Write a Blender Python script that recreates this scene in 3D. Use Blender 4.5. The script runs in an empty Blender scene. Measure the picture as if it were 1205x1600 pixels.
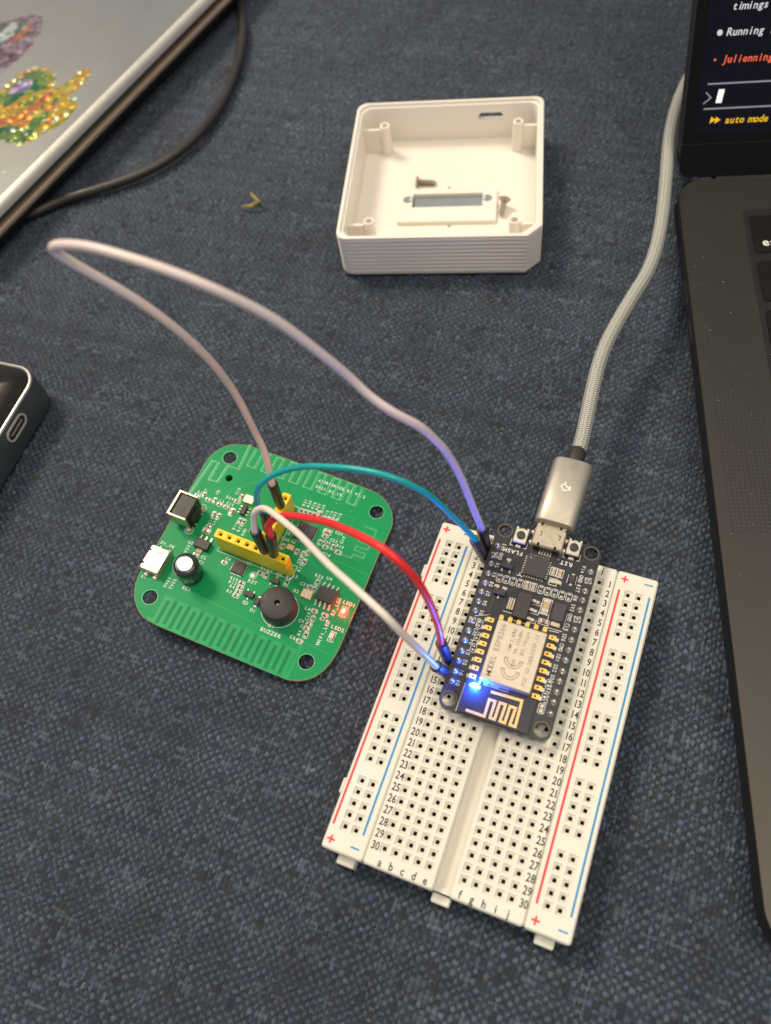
import bpy, bmesh, math, random
import numpy as np
from mathutils import Vector, Matrix
random.seed(7); rng = np.random.default_rng(11)
S = 0.001                      # all measures below are millimetres
PI = math.pi
col = bpy.context.scene.collection
sc = bpy.context.scene

# ---------------------------------------------------------------- camera
FPX = 1267.455; CAM = np.array([-14.40608, -45.87830, 194.34430])
R = np.array([[0.9712627189, -0.2084463747, -0.1148862034], [-0.2380099385, -0.8506207508, -0.4688236422], [0.0, 0.4826949836, -0.8757885320]])
cd = bpy.data.cameras.new('camera'); cam = bpy.data.objects.new('camera', cd); col.objects.link(cam)
cd.sensor_fit = 'VERTICAL'; cd.sensor_height = 36.0; cd.lens = FPX / 1600 * 36.0
cd.clip_start = 0.005; cd.clip_end = 20
cam.matrix_world = Matrix(((R[0][0], -R[1][0], -R[2][0], CAM[0]*S), (R[0][1], -R[1][1], -R[2][1], CAM[1]*S), (R[0][2], -R[1][2], -R[2][2], CAM[2]*S), (0, 0, 0, 1)))
cd.dof.use_dof = True; cd.dof.focus_distance = 0.200; cd.dof.aperture_fstop = 12.5
sc.camera = cam
# ---------------------------------------------------------------- world + lamps
sc.view_settings.view_transform = 'Standard'; sc.view_settings.look = 'None'
sc.view_settings.exposure = 0.07; sc.view_settings.gamma = 1.0
w = bpy.data.worlds.new('World'); sc.world = w; w.use_nodes = True
bg = w.node_tree.nodes['Background']; bg.inputs[0].default_value = (0.88, 0.92, 1.0, 1); bg.inputs[1].default_value = 0.40
def area(name, loc, target, size, power, color, sy=None):
    l = bpy.data.lights.new(name, 'AREA'); l.energy = power; l.color = color; l.size = size
    if sy: l.shape = 'RECTANGLE'; l.size_y = sy
    o = bpy.data.objects.new(name, l); col.objects.link(o); o.location = loc
    o.rotation_euler = (Vector(target) - Vector(loc)).to_track_quat('-Z', 'Y').to_euler()
    return o
area('window_light', (-0.62, 0.95, 1.55), (0, 0.08, 0), 0.55, 26, (1.0, 0.855, 0.665), 0.45)
area('ceiling_light', (0.35, -0.25, 1.6), (0, 0.1, 0), 1.0, 13, (1.0, 0.83, 0.62))

# ---------------------------------------------------------------- frames and measuring helpers
def mat4(Rm, t):
    M = np.eye(4); M[:3, :3] = Rm; M[:3, 3] = t; return M
def rz(a): return np.array([[math.cos(a), -math.sin(a), 0], [math.sin(a), math.cos(a), 0], [0, 0, 1]])
def hit(F, u, v, h=0.0, axis=2):
    """where the sight line measured at photo pixel u, v meets the plane local[axis] = h of frame F (mm, local)"""
    d = R.T @ np.array([(u-602.5)/FPX, (v-800)/FPX, 1.0]); Fi = np.linalg.inv(F)
    o = (Fi @ np.r_[CAM, 1])[:3]; d = Fi[:3, :3] @ d
    t = (h - o[axis]) / d[axis]; return o + t*d
W0 = np.eye(4)
def at(u, v, z): return hit(W0, u, v, z)
def tow(F, p): return (F @ np.r_[p, 1])[:3]
AB = math.radians(-32.735)
F_BB = mat4(rz(AB), (0, 0, 0))
F_MC = mat4(rz(AB), (0, 0, 13.6))                    # top of the black controller board
F_GB = mat4(np.array([[0.81458339, 0.57332521, 0.08804600], [-0.57035269, 0.81932354, -0.05836735], [-0.10560163, -0.00267220, 0.99440493]]), (-47.8374557, 55.1092879, 4.6))
F_CS = mat4(rz(-0.31), (30.3, 171.2, 0))
LX = np.array([.9571, -.2896, 0]); LY = np.array([.2896, .9571, 0])
o = at(1058, 300, 11.0)
F_LP = mat4(np.c_[LX, LY, [0, 0, 1]], (o + LY*5.5)*np.array([1, 1, 0]))
TH = math.radians(56)
sy_ = LY*math.cos(TH) + np.array([0, 0, 1])*math.sin(TH)
F_SC = mat4(np.c_[LX, sy_, np.cross(LX, sy_)], tow(F_LP, (0, 0.5, 11.6)))

# ---------------------------------------------------------------- object helpers
def tag(o, label=None, cat=None, group=None, kind=None):
    if label: o['label'] = label
    if cat: o['category'] = cat
    if group: o['group'] = group
    if kind: o['kind'] = kind
    return o
def empty(name, F, label=None, cat=None, group=None):
    e = bpy.data.objects.new(name, None); col.objects.link(e); e.empty_display_size = 0.005
    M = Matrix([list(map(float, r)) for r in F]); M.translation = Vector(F[:3, 3])*S
    e.matrix_world = M; tag(e, label, cat, group); return e
class MB:
    def __init__(s): s.v = []; s.f = []; s.m = []; s.cur = 0; s.smooth = []; s.sm = False
    def add(s, vs, fs):
        b = len(s.v); s.v += [tuple(map(float, p)) for p in vs]
        for f in fs: s.f.append([b+i for i in f]); s.m.append(s.cur); s.smooth.append(s.sm)
    def box(s, c, d, rot=0.0, bev=0.0, taper=0.0):
        x, y, z = d[0]/2, d[1]/2, d[2]/2; ca, sa = math.cos(rot), math.sin(rot)
        if bev > 0:
            b = bev; ring = [(-x+b, -y), (x-b, -y), (x, -y+b), (x, y-b), (x-b, y), (-x+b, y), (-x, y-b), (-x, -y+b)]
            def rg(zz, k): return [((px_ - math.copysign(k, px_) if abs(px_) > k else px_), (py_ - math.copysign(k, py_) if abs(py_) > k else py_), zz) for px_, py_ in ring]
            P = rg(-z, taper) + rg(z-b, 0) + rg(z, b*.8); fs = []
            for L in range(2):
                for i in range(8): j = (i+1) % 8; fs.append([L*8+i, L*8+j, L*8+8+j, L*8+8+i])
            fs.append(list(range(16, 24))); fs.append(list(range(7, -1, -1)))
        else:
            t = taper
            P = [(-x, -y, -z), (x, -y, -z), (x, y, -z), (-x, y, -z), (-x+t, -y+t, z), (x-t, -y+t, z), (x-t, y-t, z), (-x+t, y-t, z)]
            fs = [[0, 3, 2, 1], [4, 5, 6, 7], [0, 1, 5, 4], [1, 2, 6, 5], [2, 3, 7, 6], [3, 0, 4, 7]]
        s.add([(c[0]+p[0]*ca-p[1]*sa, c[1]+p[0]*sa+p[1]*ca, c[2]+p[2]) for p in P], fs)
    def lathe(s, c, prof, n=24, axis=None, caps=True):
        """prof: list of (radius, z)"""
        V = []; A = np.eye(3)
        if axis is not None:
            a = np.array(axis, float); a /= np.linalg.norm(a); t = np.array([1, 0, 0]) if abs(a[0]) < .9 else np.array([0, 1, 0])
            x = np.cross(t, a); x /= np.linalg.norm(x); A = np.c_[x, np.cross(a, x), a]
        for r, z in prof:
            for k in range(n):
                q = A @ np.array([r*math.cos(2*PI*k/n), r*math.sin(2*PI*k/n), z]); V.append((c[0]+q[0], c[1]+q[1], c[2]+q[2]))
        F = [[L*n+k, L*n+(k+1) % n, (L+1)*n+(k+1) % n, (L+1)*n+k] for L in range(len(prof)-1) for k in range(n)]
        s.add(V, F)
        if caps:
            b = len(s.v)-len(V); s.f.append([b+k for k in range(n-1, -1, -1)]); s.m.append(s.cur); s.smooth.append(False)
            s.f.append([b+(len(prof)-1)*n+k for k in range(n)]); s.m.append(s.cur); s.smooth.append(False)
    def tube(s, path, r, n=12, cap=True, dome=False):
        P = [np.array(p, float) for p in path]; V = []; m = len(P)
        T = [P[min(i+1, m-1)]-P[max(i-1, 0)] for i in range(m)]; T = [t/(np.linalg.norm(t)+1e-12) for t in T]
        u = np.cross(T[0], [0, 0, 1.]);
        if np.linalg.norm(u) < .1: u = np.cross(T[0], [1., 0, 0])
        u /= np.linalg.norm(u)
        for i in range(m):
            u = u - T[i]*(u@T[i]); u /= np.linalg.norm(u); w_ = np.cross(T[i], u)
            rr = r[i] if hasattr(r, '__len__') else r
            for k in range(n):
                a = 2*PI*k/n; V.append(P[i]+rr*(math.cos(a)*u+math.sin(a)*w_))
        F = [[L*n+k, L*n+(k+1) % n, (L+1)*n+(k+1) % n, (L+1)*n+k] for L in range(m-1) for k in range(n)]
        if cap: F += [list(range(n-1, -1, -1)), [(m-1)*n+k for k in range(n)]]
        s.add(V, F)
    def prism(s, outer, z0, z1, holes=(), bev=0.0):
        """flat slab with holes; outlines are lists of (x, y)"""
        bm = bmesh.new(); loops = []
        for L in [outer]+list(holes):
            vs = [bm.verts.new((p[0], p[1], 0)) for p in L]; loops.append(vs)
            for i in range(len(vs)): bm.edges.new((vs[i], vs[(i+1) % len(vs)]))
        bm.verts.index_update(); bmesh.ops.triangle_fill(bm, use_beauty=True, edges=bm.edges[:])
        bm.verts.index_update(); n = len(bm.verts); P = [(v.co.x, v.co.y) for v in bm.verts]
        fs = []
        for f in bm.faces:
            idx = [v.index for v in f.verts]
            a = sum(P[idx[i]][0]*P[idx[(i+1) % 3]][1]-P[idx[(i+1) % 3]][0]*P[idx[i]][1] for i in range(3))
            fs.append(idx if a > 0 else idx[::-1])
        b = 0; side = []
        for k, L in enumerate([outer]+list(holes)):
            m_ = len(L); ar = sum(L[i][0]*L[(i+1) % m_][1]-L[(i+1) % m_][0]*L[i][1] for i in range(m_))
            for i in range(m_):
                j = (i+1) % m_; q = [b+i, b+j, n+b+j, n+b+i]
                if (ar < 0) != (k > 0): q = q[::-1]
                side.append(q)
            b += m_
        bm.free()
        s.add([(x, y, z0) for x, y in P]+[(x, y, z1) for x, y in P], [f[::-1] for f in fs]+[[n+i for i in f] for f in fs]+side)
    def line(s, pts, wd, z, h=0.0, closed=False):
        """flat trace along a polyline, mitred"""
        P = [np.array(p[:2], float) for p in pts]; m = len(P); Lf = []; Rt = []
        for i in range(m):
            a = P[i]-P[i-1] if (i > 0 or closed) else P[1]-P[0]; b = P[(i+1) % m]-P[i] if (i < m-1 or closed) else a
            a = a/(np.linalg.norm(a)+1e-9); b = b/(np.linalg.norm(b)+1e-9); t = a+b
            if np.linalg.norm(t) < .2: t = a
            t /= np.linalg.norm(t); nn = np.array([-t[1], t[0]]); k = wd/2/max(.4, abs(nn @ np.array([-a[1], a[0]])))
            Lf.append(P[i]+nn*k); Rt.append(P[i]-nn*k)
        V = [(p[0], p[1], z) for p in Lf]+[(p[0], p[1], z) for p in Rt]; F = []
        for i in range(m if closed else m-1): j = (i+1) % m; F.append([i, m+i, m+j, j])
        if h:
            V += [(p[0], p[1], z-h) for p in Lf]+[(p[0], p[1], z-h) for p in Rt]
            for i in range(m if closed else m-1):
                j = (i+1) % m; F.append([i, j, 2*m+j, 2*m+i]); F.append([m+j, m+i, 3*m+i, 3*m+j])
        s.add(V, F)
    def build(s, name, mats, parent=None, smooth=None):
        me = bpy.data.meshes.new(name); v = np.array(s.v, np.float64)*S
        me.from_pydata([tuple(p) for p in v], [], s.f)
        for m in (mats if isinstance(mats, (list, tuple)) else [mats]): me.materials.append(m)
        me.polygons.foreach_set('material_index', s.m)
        sm = s.smooth if smooth is None else [smooth]*len(s.f)
        me.polygons.foreach_set('use_smooth', sm); me.update()
        if smooth == 'auto' or smooth is True: me.set_sharp_from_angle(angle=math.radians(42))
        ob = bpy.data.objects.new(name, me); col.objects.link(ob)
        if parent: ob.parent = parent
        return ob
def copy_part(src, name, parent, loc=(0, 0, 0), rot=0.0):
    c = bpy.data.objects.new(name, src.data); col.objects.link(c); c.parent = parent
    c.location = Vector(loc)*S; c.rotation_euler = (0, 0, rot); return c
def rrect(x0, y0, x1, y1, r, n=6):
    rr = r if isinstance(r, (list, tuple)) else [r]*4; P = []
    for (cx, cy, a0, q) in ((x1-rr[0], y0+rr[0], -90, rr[0]), (x1-rr[1], y1-rr[1], 0, rr[1]), (x0+rr[2], y1-rr[2], 90, rr[2]), (x0+rr[3], y0+rr[3], 180, rr[3])):
        for k in range(n+1): a = math.radians(a0+90*k/n); P.append((cx+q*math.cos(a), cy+q*math.sin(a)))
    return P
def circ(cx, cy, r, n=24): return [(cx+r*math.cos(2*PI*k/n), cy+r*math.sin(2*PI*k/n)) for k in range(n)]
def spline(P, k=8):
    P = [np.array(p, float) for p in P]; Q = [2*P[0]-P[1]]+P+[2*P[-1]-P[-2]]; out = []
    for i in range(1, len(Q)-2):
        a, b, c, d = Q[i-1:i+3]
        for t in np.arange(k)/k: out.append(.5*((2*b)+(c-a)*t+(2*a-5*b+4*c-d)*t*t+(-a+3*b-3*c+d)*t**3))
    out.append(P[-1]); return out
def smooth_path(P, it=6):
    P = np.array(P, float)
    for _ in range(it): P[1:-1] = .25*P[:-2]+.5*P[1:-1]+.25*P[2:]
    return list(P)

# ---------------------------------------------------------------- glyphs for flat print
_G = {}
def glyph(ch):
    if ch in _G: return _G[ch]
    cu = bpy.data.curves.new('t', 'FONT'); cu.body = ch; cu.resolution_u = 2; cu.offset = 0.018
    ob = bpy.data.objects.new('t', cu); col.objects.link(ob); bpy.context.view_layer.update()
    me = ob.evaluated_get(bpy.context.evaluated_depsgraph_get()).to_mesh()
    V = [tuple(v.co) for v in me.vertices]; F = [list(p.vertices) for p in me.polygons]
    bpy.data.objects.remove(ob); bpy.data.curves.remove(cu)
    xs = [v[0] for v in V] or [0, .3]; c_ = (min(xs)+max(xs))/2; hwd = max((max(xs)-min(xs))/2, .17); _G[ch] = (V, F, c_-hwd, c_+hwd); return _G[ch]
def text(mb, s, x, y, size, rot=0.0, z=0.0, adv=None, shear=0.0, align='l', xs=1.0, gap=.10):
    """adv = fixed pitch in mm (engraved style); otherwise proportional"""
    items = []; cx = 0
    for ch in s:
        if ch == ' ': cx += adv if adv else size*.35*xs; continue
        V, F, a, b = glyph(ch)
        if adv: off = cx+adv/2-(a+b)/2*size*xs; cx += adv
        else: off = cx-a*size*xs; cx += (b-a+gap)*size*xs
        items.append((V, F, off))
    w_ = cx; sh = {'l': 0, 'c': -w_/2, 'r': -w_}[align]; ca, sa = math.cos(rot), math.sin(rot)
    for V, F, off in items:
        Q = []
        for p in V:
            px_ = off+sh+p[0]*size*xs+shear*p[1]*size; py_ = p[1]*size
            Q.append((x+px_*ca-py_*sa, y+px_*sa+py_*ca, z))
        mb.add(Q, F)

# ---------------------------------------------------------------- materials
def mat(name, c, rough=.5, metal=0.0, spec=.5, bump=0.0, bscale=900, var=0.06, vscale=120, rvar=.12, emit=None, es=0.0, sheen=0.0, coat=0.0, trans=0.0, sss=0.0):
    m = bpy.data.materials.new(name); m.use_nodes = True; nt = m.node_tree; b = nt.nodes['Principled BSDF']
    tc = nt.nodes.new('ShaderNodeTexCoord'); n = nt.nodes.new('ShaderNodeTexNoise'); n.inputs['Scale'].default_value = vscale; n.inputs['Detail'].default_value = 6
    nt.links.new(tc.outputs['Object'], n.inputs['Vector'])
    r = nt.nodes.new('ShaderNodeValToRGB'); e = r.color_ramp.elements; e[0].position = .3; e[1].position = .7
    e[0].color = (*[max(0, q*(1-var)) for q in c], 1); e[1].color = (*[min(1, q*(1+var)) for q in c], 1)
    nt.links.new(n.outputs['Fac'], r.inputs['Fac']); nt.links.new(r.outputs['Color'], b.inputs['Base Color'])
    n2 = nt.nodes.new('ShaderNodeTexNoise'); n2.inputs['Scale'].default_value = vscale*2.7; n2.inputs['Detail'].default_value = 4
    nt.links.new(tc.outputs['Object'], n2.inputs['Vector'])
    mr = nt.nodes.new('ShaderNodeMapRange'); mr.inputs['From Min'].default_value = .3; mr.inputs['From Max'].default_value = .7
    mr.inputs['To Min'].default_value = max(0, rough-rvar*rough); mr.inputs['To Max'].default_value = min(1, rough+rvar*rough)
    nt.links.new(n2.outputs['Fac'], mr.inputs['Value']); nt.links.new(mr.outputs['Result'], b.inputs['Roughness'])
    b.inputs['Metallic'].default_value = metal; b.inputs['Specular IOR Level'].default_value = spec
    if sheen: b.inputs['Sheen Weight'].default_value = sheen
    if coat: b.inputs['Coat Weight'].default_value = coat; b.inputs['Coat Roughness'].default_value = .12
    if trans: b.inputs['Transmission Weight'].default_value = trans
    if sss: b.inputs['Subsurface Weight'].default_value = sss; b.inputs['Subsurface Scale'].default_value = .002
    if emit: b.inputs['Emission Color'].default_value = (*emit, 1); b.inputs['Emission Strength'].default_value = es
    if bump:
        n3 = nt.nodes.new('ShaderNodeTexNoise'); n3.inputs['Scale'].default_value = bscale; n3.inputs['Detail'].default_value = 5
        nt.links.new(tc.outputs['Object'], n3.inputs['Vector']); bp = nt.nodes.new('ShaderNodeBump')
        bp.inputs['Distance'].default_value = .0001; bp.inputs['Strength'].default_value = bump
        nt.links.new(n3.outputs['Fac'], bp.inputs['Height']); nt.links.new(bp.outputs['Normal'], b.inputs['Normal'])
    return m
M = {}
M['abs'] = mat('cream_abs', (.74, .715, .615), .42, bump=.15, bscale=1500, var=.015, vscale=60, sss=.15)
M['abs2'] = mat('enclosure_plastic', (.82, .77, .68), .38, bump=.12, bscale=1200, var=.015, vscale=50, sss=.15)
M['ink'] = mat('black_ink', (.035, .03, .028), .7, var=.25, vscale=1500)
M['red_ink'] = mat('red_ink', (.78, .055, .06), .6, var=.05)
M['blue_ink'] = mat('blue_ink', (.03, .27, .55), .6, var=.05)
M['contact'] = mat('contact_dark', (.035, .028, .02), .6, metal=.3)
M['backing'] = mat('foam_backing', (.62, .60, .54), .8)
M['pcb_black'] = mat('black_solder_mask', (.020, .020, .024), .36, bump=.15, bscale=500, var=.2, vscale=200, coat=.15)
M['fr4'] = mat('board_edge', (.30, .27, .12), .7, var=.15, vscale=900)
M['silk'] = mat('white_silkscreen', (.78, .78, .74), .6, var=.06, vscale=2500)
M['silk_b'] = mat('white_legend', (.70, .70, .68), .6, var=.12, vscale=2500)
M['green'] = mat('green_solder_mask', (.002, .275, .088), .42, spec=.22, bump=.10, bscale=350, var=.10, vscale=45)
M['green_tr'] = mat('green_masked_copper', (.010, .325, .105), .36, spec=.3, var=.06, vscale=200)
M['green_ring_glint'] = mat('green_ring_and_glint', (.26, .60, .36), .4, var=.1, vscale=200)  # pale green of the hole rings, also of the painted trace highlights
M['green_dk'] = mat('green_mask_bare', (.002, .195, .07), .42, spec=.2, var=.06, vscale=200)
M['solder'] = mat('solder', (.78, .73, .63), .28, metal=.85, bump=.15, bscale=1500, var=.08, vscale=900)
M['gold'] = mat('gold_plating', (.95, .60, .16), .35, metal=.75, var=.08, vscale=900)
M['goldt'] = mat('gold_trace', (.86, .55, .20), .45, metal=.35, var=.06, vscale=900)
M['nickel'] = mat('nickel_shell', (.62, .54, .40), .36, metal=.8, bump=.06, bscale=900, var=.04, vscale=300)
M['shield'] = mat('stamped_shield', (.58, .52, .415), .48, metal=.7, bump=.25, bscale=1600, var=.04, vscale=300)
M['etch'] = mat('laser_etch', (.36, .31, .24), .6, metal=.3, var=.1, vscale=900)
M['chip'] = mat('chip_epoxy', (.040, .034, .036), .48, bump=.3, bscale=2500, var=.12, vscale=600)
M['blackp'] = mat('black_plastic', (.022, .020, .022), .42, bump=.25, bscale=900, var=.15, vscale=300)
M['housing'] = mat('jumper_housing', (.026, .022, .022), .38, bump=.35, bscale=700, var=.2, vscale=200)
M['bz'] = mat('buzzer_plastic', (.034, .030, .030), .55, bump=.3, bscale=1500, var=.1, vscale=300)
M['dark'] = mat('dark_void', (.006, .006, .006), .8)
M['captan'] = mat('ceramic_tan', (.50, .33, .18), .5, var=.1, vscale=1500)
M['capbrn'] = mat('ceramic_brown', (.22, .13, .07), .5, var=.15, vscale=1500)
M['resblk'] = mat('resistor_black', (.03, .028, .028), .45, var=.2, vscale=1500)
M['capcream'] = mat('ceramic_cream', (.62, .50, .33), .5, var=.1, vscale=1500)
M['xtal'] = mat('crystal_lid', (.85, .70, .52), .34, metal=.8, var=.05, vscale=800)
M['yellow'] = mat('yellow_header', (.98, .66, .014), .36, bump=.15, bscale=900, var=.05, vscale=150, sss=.1)
M['cansleeve'] = mat('capacitor_sleeve', (.020, .026, .024), .25, var=.1, coat=.4)
M['cansilver'] = mat('capacitor_top', (.85, .84, .80), .38, metal=.8, var=.04)
M['sleeve_ink'] = mat('sleeve_print', (.45, .46, .42), .5)
M['btn'] = mat('button_plate', (.74, .68, .56), .38, metal=.7, var=.05)
M['cable'] = None
M['plug'] = mat('anodised_plug', (.46, .43, .365), .50, metal=.75, bump=.15, bscale=2500, var=.03, vscale=200)
M['boot'] = mat('strain_boot', (.035, .028, .024), .45, bump=.2, bscale=600)
M['logo'] = mat('white_logo', (.80, .78, .70), .5)
M['silver'] = mat('silver_aluminium', (.34, .335, .315), .36, metal=.85, rvar=.03, bump=.08, bscale=2500, var=.03, vscale=30)
M['rim'] = mat('bright_rim', (.84, .79, .68), .34, metal=.55, var=.04)
M['rimdim'] = mat('base_edge', (.52, .40, .29), .36, metal=.5, var=.05)
M['rubber'] = mat('dark_rubber', (.010, .010, .010), .7)
M['space'] = mat('space_grey', (.074, .070, .063), .46, metal=.9, rvar=.03, bump=.05, bscale=2500, var=.03, vscale=40)
M['spaceside'] = mat('space_grey_side', (.020, .019, .019), .45, metal=.4, var=.05)
M['portrim'] = mat('port_rim', (.11, .11, .105), .35, metal=.8)
M['key'] = mat('key_black', (.010, .0095, .009), .45, spec=.14, bump=.15, bscale=1800, var=.15, vscale=300)
M['well'] = mat('key_well', (.05, .047, .042), .5, metal=.7)
M['bezel'] = mat('glass_bezel', (.005, .0045, .004), .25, spec=.12, var=.1)
M['display'] = mat('display_dark', (.003, .0035, .006), .22, spec=.12, emit=(.28, .34, .70), es=.006)
def glow(n, c, s_):
    m = bpy.data.materials.new(n); m.use_nodes = True; nt = m.node_tree; b = nt.nodes['Principled BSDF']
    b.inputs['Base Color'].default_value = (.01, .01, .01, 1); b.inputs['Emission Color'].default_value = (*c, 1); b.inputs['Emission Strength'].default_value = s_; return m
M['t_white'] = glow('screen_white', (.80, .78, .86), .75); M['t_red'] = glow('screen_red', (1, .13, .05), .85)
M['t_yel'] = glow('screen_yellow', (1, .55, .0), .85); M['t_line'] = glow('screen_line', (.55, .50, .60), .45); M['t_cur'] = glow('screen_cursor', (1, 1, .97), 1.0)
M['led_blue'] = glow('blue_led', (.006, .075, 1.0), 4600.0)
M['led_red'] = glow('red_led', (1.0, .0006, .0002), 900.0); M['led_core'] = glow('red_led_core', (1.0, .62, .45), 3.0)
M['led_off'] = mat('led_body', (.72, .66, .50), .3, var=.05)
M['teal'] = mat('teal_insulation', (.004, .37, .37), .34, var=.04, vscale=30, sss=.1)
M['redw'] = mat('red_insulation', (.84, .030, .030), .34, var=.04, vscale=30, sss=.1)
M['whitew'] = mat('white_insulation', (.78, .71, .61), .36, var=.03, vscale=30, sss=.15)
M['hubside'] = mat('hub_side', (.085, .098, .104), .45, metal=.4, bump=.15, bscale=700, var=.1)
M['hubtop'] = mat('hub_glossy_top', (.012, .009, .006), .20, spec=.30, var=.1)
M['blackcable'] = mat('black_rubber_cable', (.026, .022, .019), .42, bump=.2, bscale=500)
M['screwm'] = mat('screw_steel', (.42, .38, .30), .35, metal=.9, var=.1, vscale=1500)
M['pane'] = mat('grey_pane', (.22, .26, .27), .45, var=.05)
M['leaf'] = mat('dry_leaf', (.30, .24, .05), .6, var=.3, vscale=600)
M['keytext'] = mat('key_legend', (.75, .75, .73), .5)
# mauve insulation: warm to cool light painted along the wire, pinkish to lavender
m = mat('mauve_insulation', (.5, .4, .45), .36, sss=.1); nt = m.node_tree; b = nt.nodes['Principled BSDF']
at_ = nt.nodes.new('ShaderNodeAttribute'); at_.attribute_name = 'light_tint'; rp = nt.nodes.new('ShaderNodeValToRGB'); e = rp.color_ramp.elements
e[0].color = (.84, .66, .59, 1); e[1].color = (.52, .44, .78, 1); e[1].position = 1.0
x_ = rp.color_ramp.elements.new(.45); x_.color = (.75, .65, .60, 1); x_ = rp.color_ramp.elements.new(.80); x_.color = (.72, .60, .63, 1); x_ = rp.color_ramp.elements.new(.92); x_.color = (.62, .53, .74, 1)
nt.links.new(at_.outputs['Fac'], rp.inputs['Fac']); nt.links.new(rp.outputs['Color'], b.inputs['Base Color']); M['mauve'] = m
# braided jacket: two sets of helical strands
def braid():
    m = bpy.data.materials.new('braided_jacket'); m.use_nodes = True; nt = m.node_tree; b = nt.nodes['Principled BSDF']
    at_ = nt.nodes.new('ShaderNodeAttribute'); at_.attribute_name = 'braid'; r = nt.nodes.new('ShaderNodeValToRGB'); e = r.color_ramp.elements
    e[0].color = (.07, .07, .065, 1); e[1].color = (.58, .58, .51, 1); e[0].position = .30; e[1].position = .95
    nt.links.new(at_.outputs['Fac'], r.inputs['Fac']); nt.links.new(r.outputs['Color'], b.inputs['Base Color']); b.inputs['Roughness'].default_value = .5
    b.inputs['Sheen Weight'].default_value = .2; return m
M['cable'] = braid()
def fabric_mat():
    m = bpy.data.materials.new('woven_upholstery'); m.use_nodes = True; nt = m.node_tree; b = nt.nodes['Principled BSDF']
    a = nt.nodes.new('ShaderNodeAttribute'); a.attribute_name = 'yarn'; tc = nt.nodes.new('ShaderNodeTexCoord')
    n = nt.nodes.new('ShaderNodeTexNoise'); n.inputs['Scale'].default_value = 2600; n.inputs['Detail'].default_value = 3; nt.links.new(tc.outputs['Object'], n.inputs['Vector'])
    mx = nt.nodes.new('ShaderNodeMix'); mx.data_type = 'RGBA'; mx.blend_type = 'MULTIPLY'; mx.inputs[0].default_value = 1.0
    mr = nt.nodes.new('ShaderNodeMapRange'); mr.inputs['From Min'].default_value = .3; mr.inputs['From Max'].default_value = .7; mr.inputs['To Min'].default_value = .7; mr.inputs['To Max'].default_value = 1.3
    nt.links.new(n.outputs['Fac'], mr.inputs['Value']); nt.links.new(a.outputs['Color'], mx.inputs[6]); nt.links.new(mr.outputs['Result'], mx.inputs[7])
    nt.links.new(mx.outputs[2], b.inputs['Base Color']); b.inputs['Roughness'].default_value = .8; b.inputs['Specular IOR Level'].default_value = .35
    b.inputs['Sheen Weight'].default_value = .25; b.inputs['Sheen Roughness'].default_value = .4
    bp = nt.nodes.new('ShaderNodeBump'); bp.inputs['Distance'].default_value = .00012; bp.inputs['Strength'].default_value = .6
    nt.links.new(n.outputs['Fac'], bp.inputs['Height']); nt.links.new(bp.outputs['Normal'], b.inputs['Normal']); return m
M['fabric'] = fabric_mat()
def sticker_mat(name, cols, scale, rough=.22):
    m = bpy.data.materials.new(name); m.use_nodes = True; nt = m.node_tree; b = nt.nodes['Principled BSDF']; tc = nt.nodes.new('ShaderNodeTexCoord')
    v = nt.nodes.new('ShaderNodeTexVoronoi'); v.inputs['Scale'].default_value = scale; nt.links.new(tc.outputs['Object'], v.inputs['Vector'])
    n = nt.nodes.new('ShaderNodeTexNoise'); n.inputs['Scale'].default_value = scale*.35; n.inputs['Detail'].default_value = 2; nt.links.new(tc.outputs['Object'], n.inputs['Vector'])
    sp = nt.nodes.new('ShaderNodeSeparateColor'); nt.links.new(v.outputs['Color'], sp.inputs[0])
    ad = nt.nodes.new('ShaderNodeMath'); ad.operation = 'MULTIPLY_ADD'; ad.inputs[1].default_value = .45; nt.links.new(sp.outputs[0], ad.inputs[0])
    ad2 = nt.nodes.new('ShaderNodeMath'); ad2.operation = 'MULTIPLY'; ad2.inputs[1].default_value = .62; nt.links.new(n.outputs['Fac'], ad2.inputs[0]); nt.links.new(ad2.outputs[0], ad.inputs[2])
    r = nt.nodes.new('ShaderNodeValToRGB'); r.color_ramp.interpolation = 'LINEAR'; e = r.color_ramp.elements
    while len(e) > 1: e.remove(e[0])
    e[0].position = cols[0][0]; e[0].color = (*cols[0][1], 1)
    for p, c in cols[1:]: k = e.new(p); k.color = (*c, 1)
    nt.links.new(ad.outputs[0], r.inputs['Fac']); nt.links.new(r.outputs['Color'], b.inputs['Base Color'])
    v2 = nt.nodes.new('ShaderNodeTexVoronoi'); v2.inputs['Scale'].default_value = 300; nt.links.new(tc.outputs['Object'], v2.inputs['Vector'])
    bp = nt.nodes.new('ShaderNodeBump'); bp.inputs['Distance'].default_value = .0012; bp.inputs['Strength'].default_value = .55; bp.invert = True
    nt.links.new(v2.outputs['Distance'], bp.inputs['Height']); nt.links.new(bp.outputs['Normal'], b.inputs['Normal'])
    b.inputs['Roughness'].default_value = rough; b.inputs['Metallic'].default_value = .55; b.inputs['Coat Weight'].default_value = .6; b.inputs['Coat Roughness'].default_value = .1; return m

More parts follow.
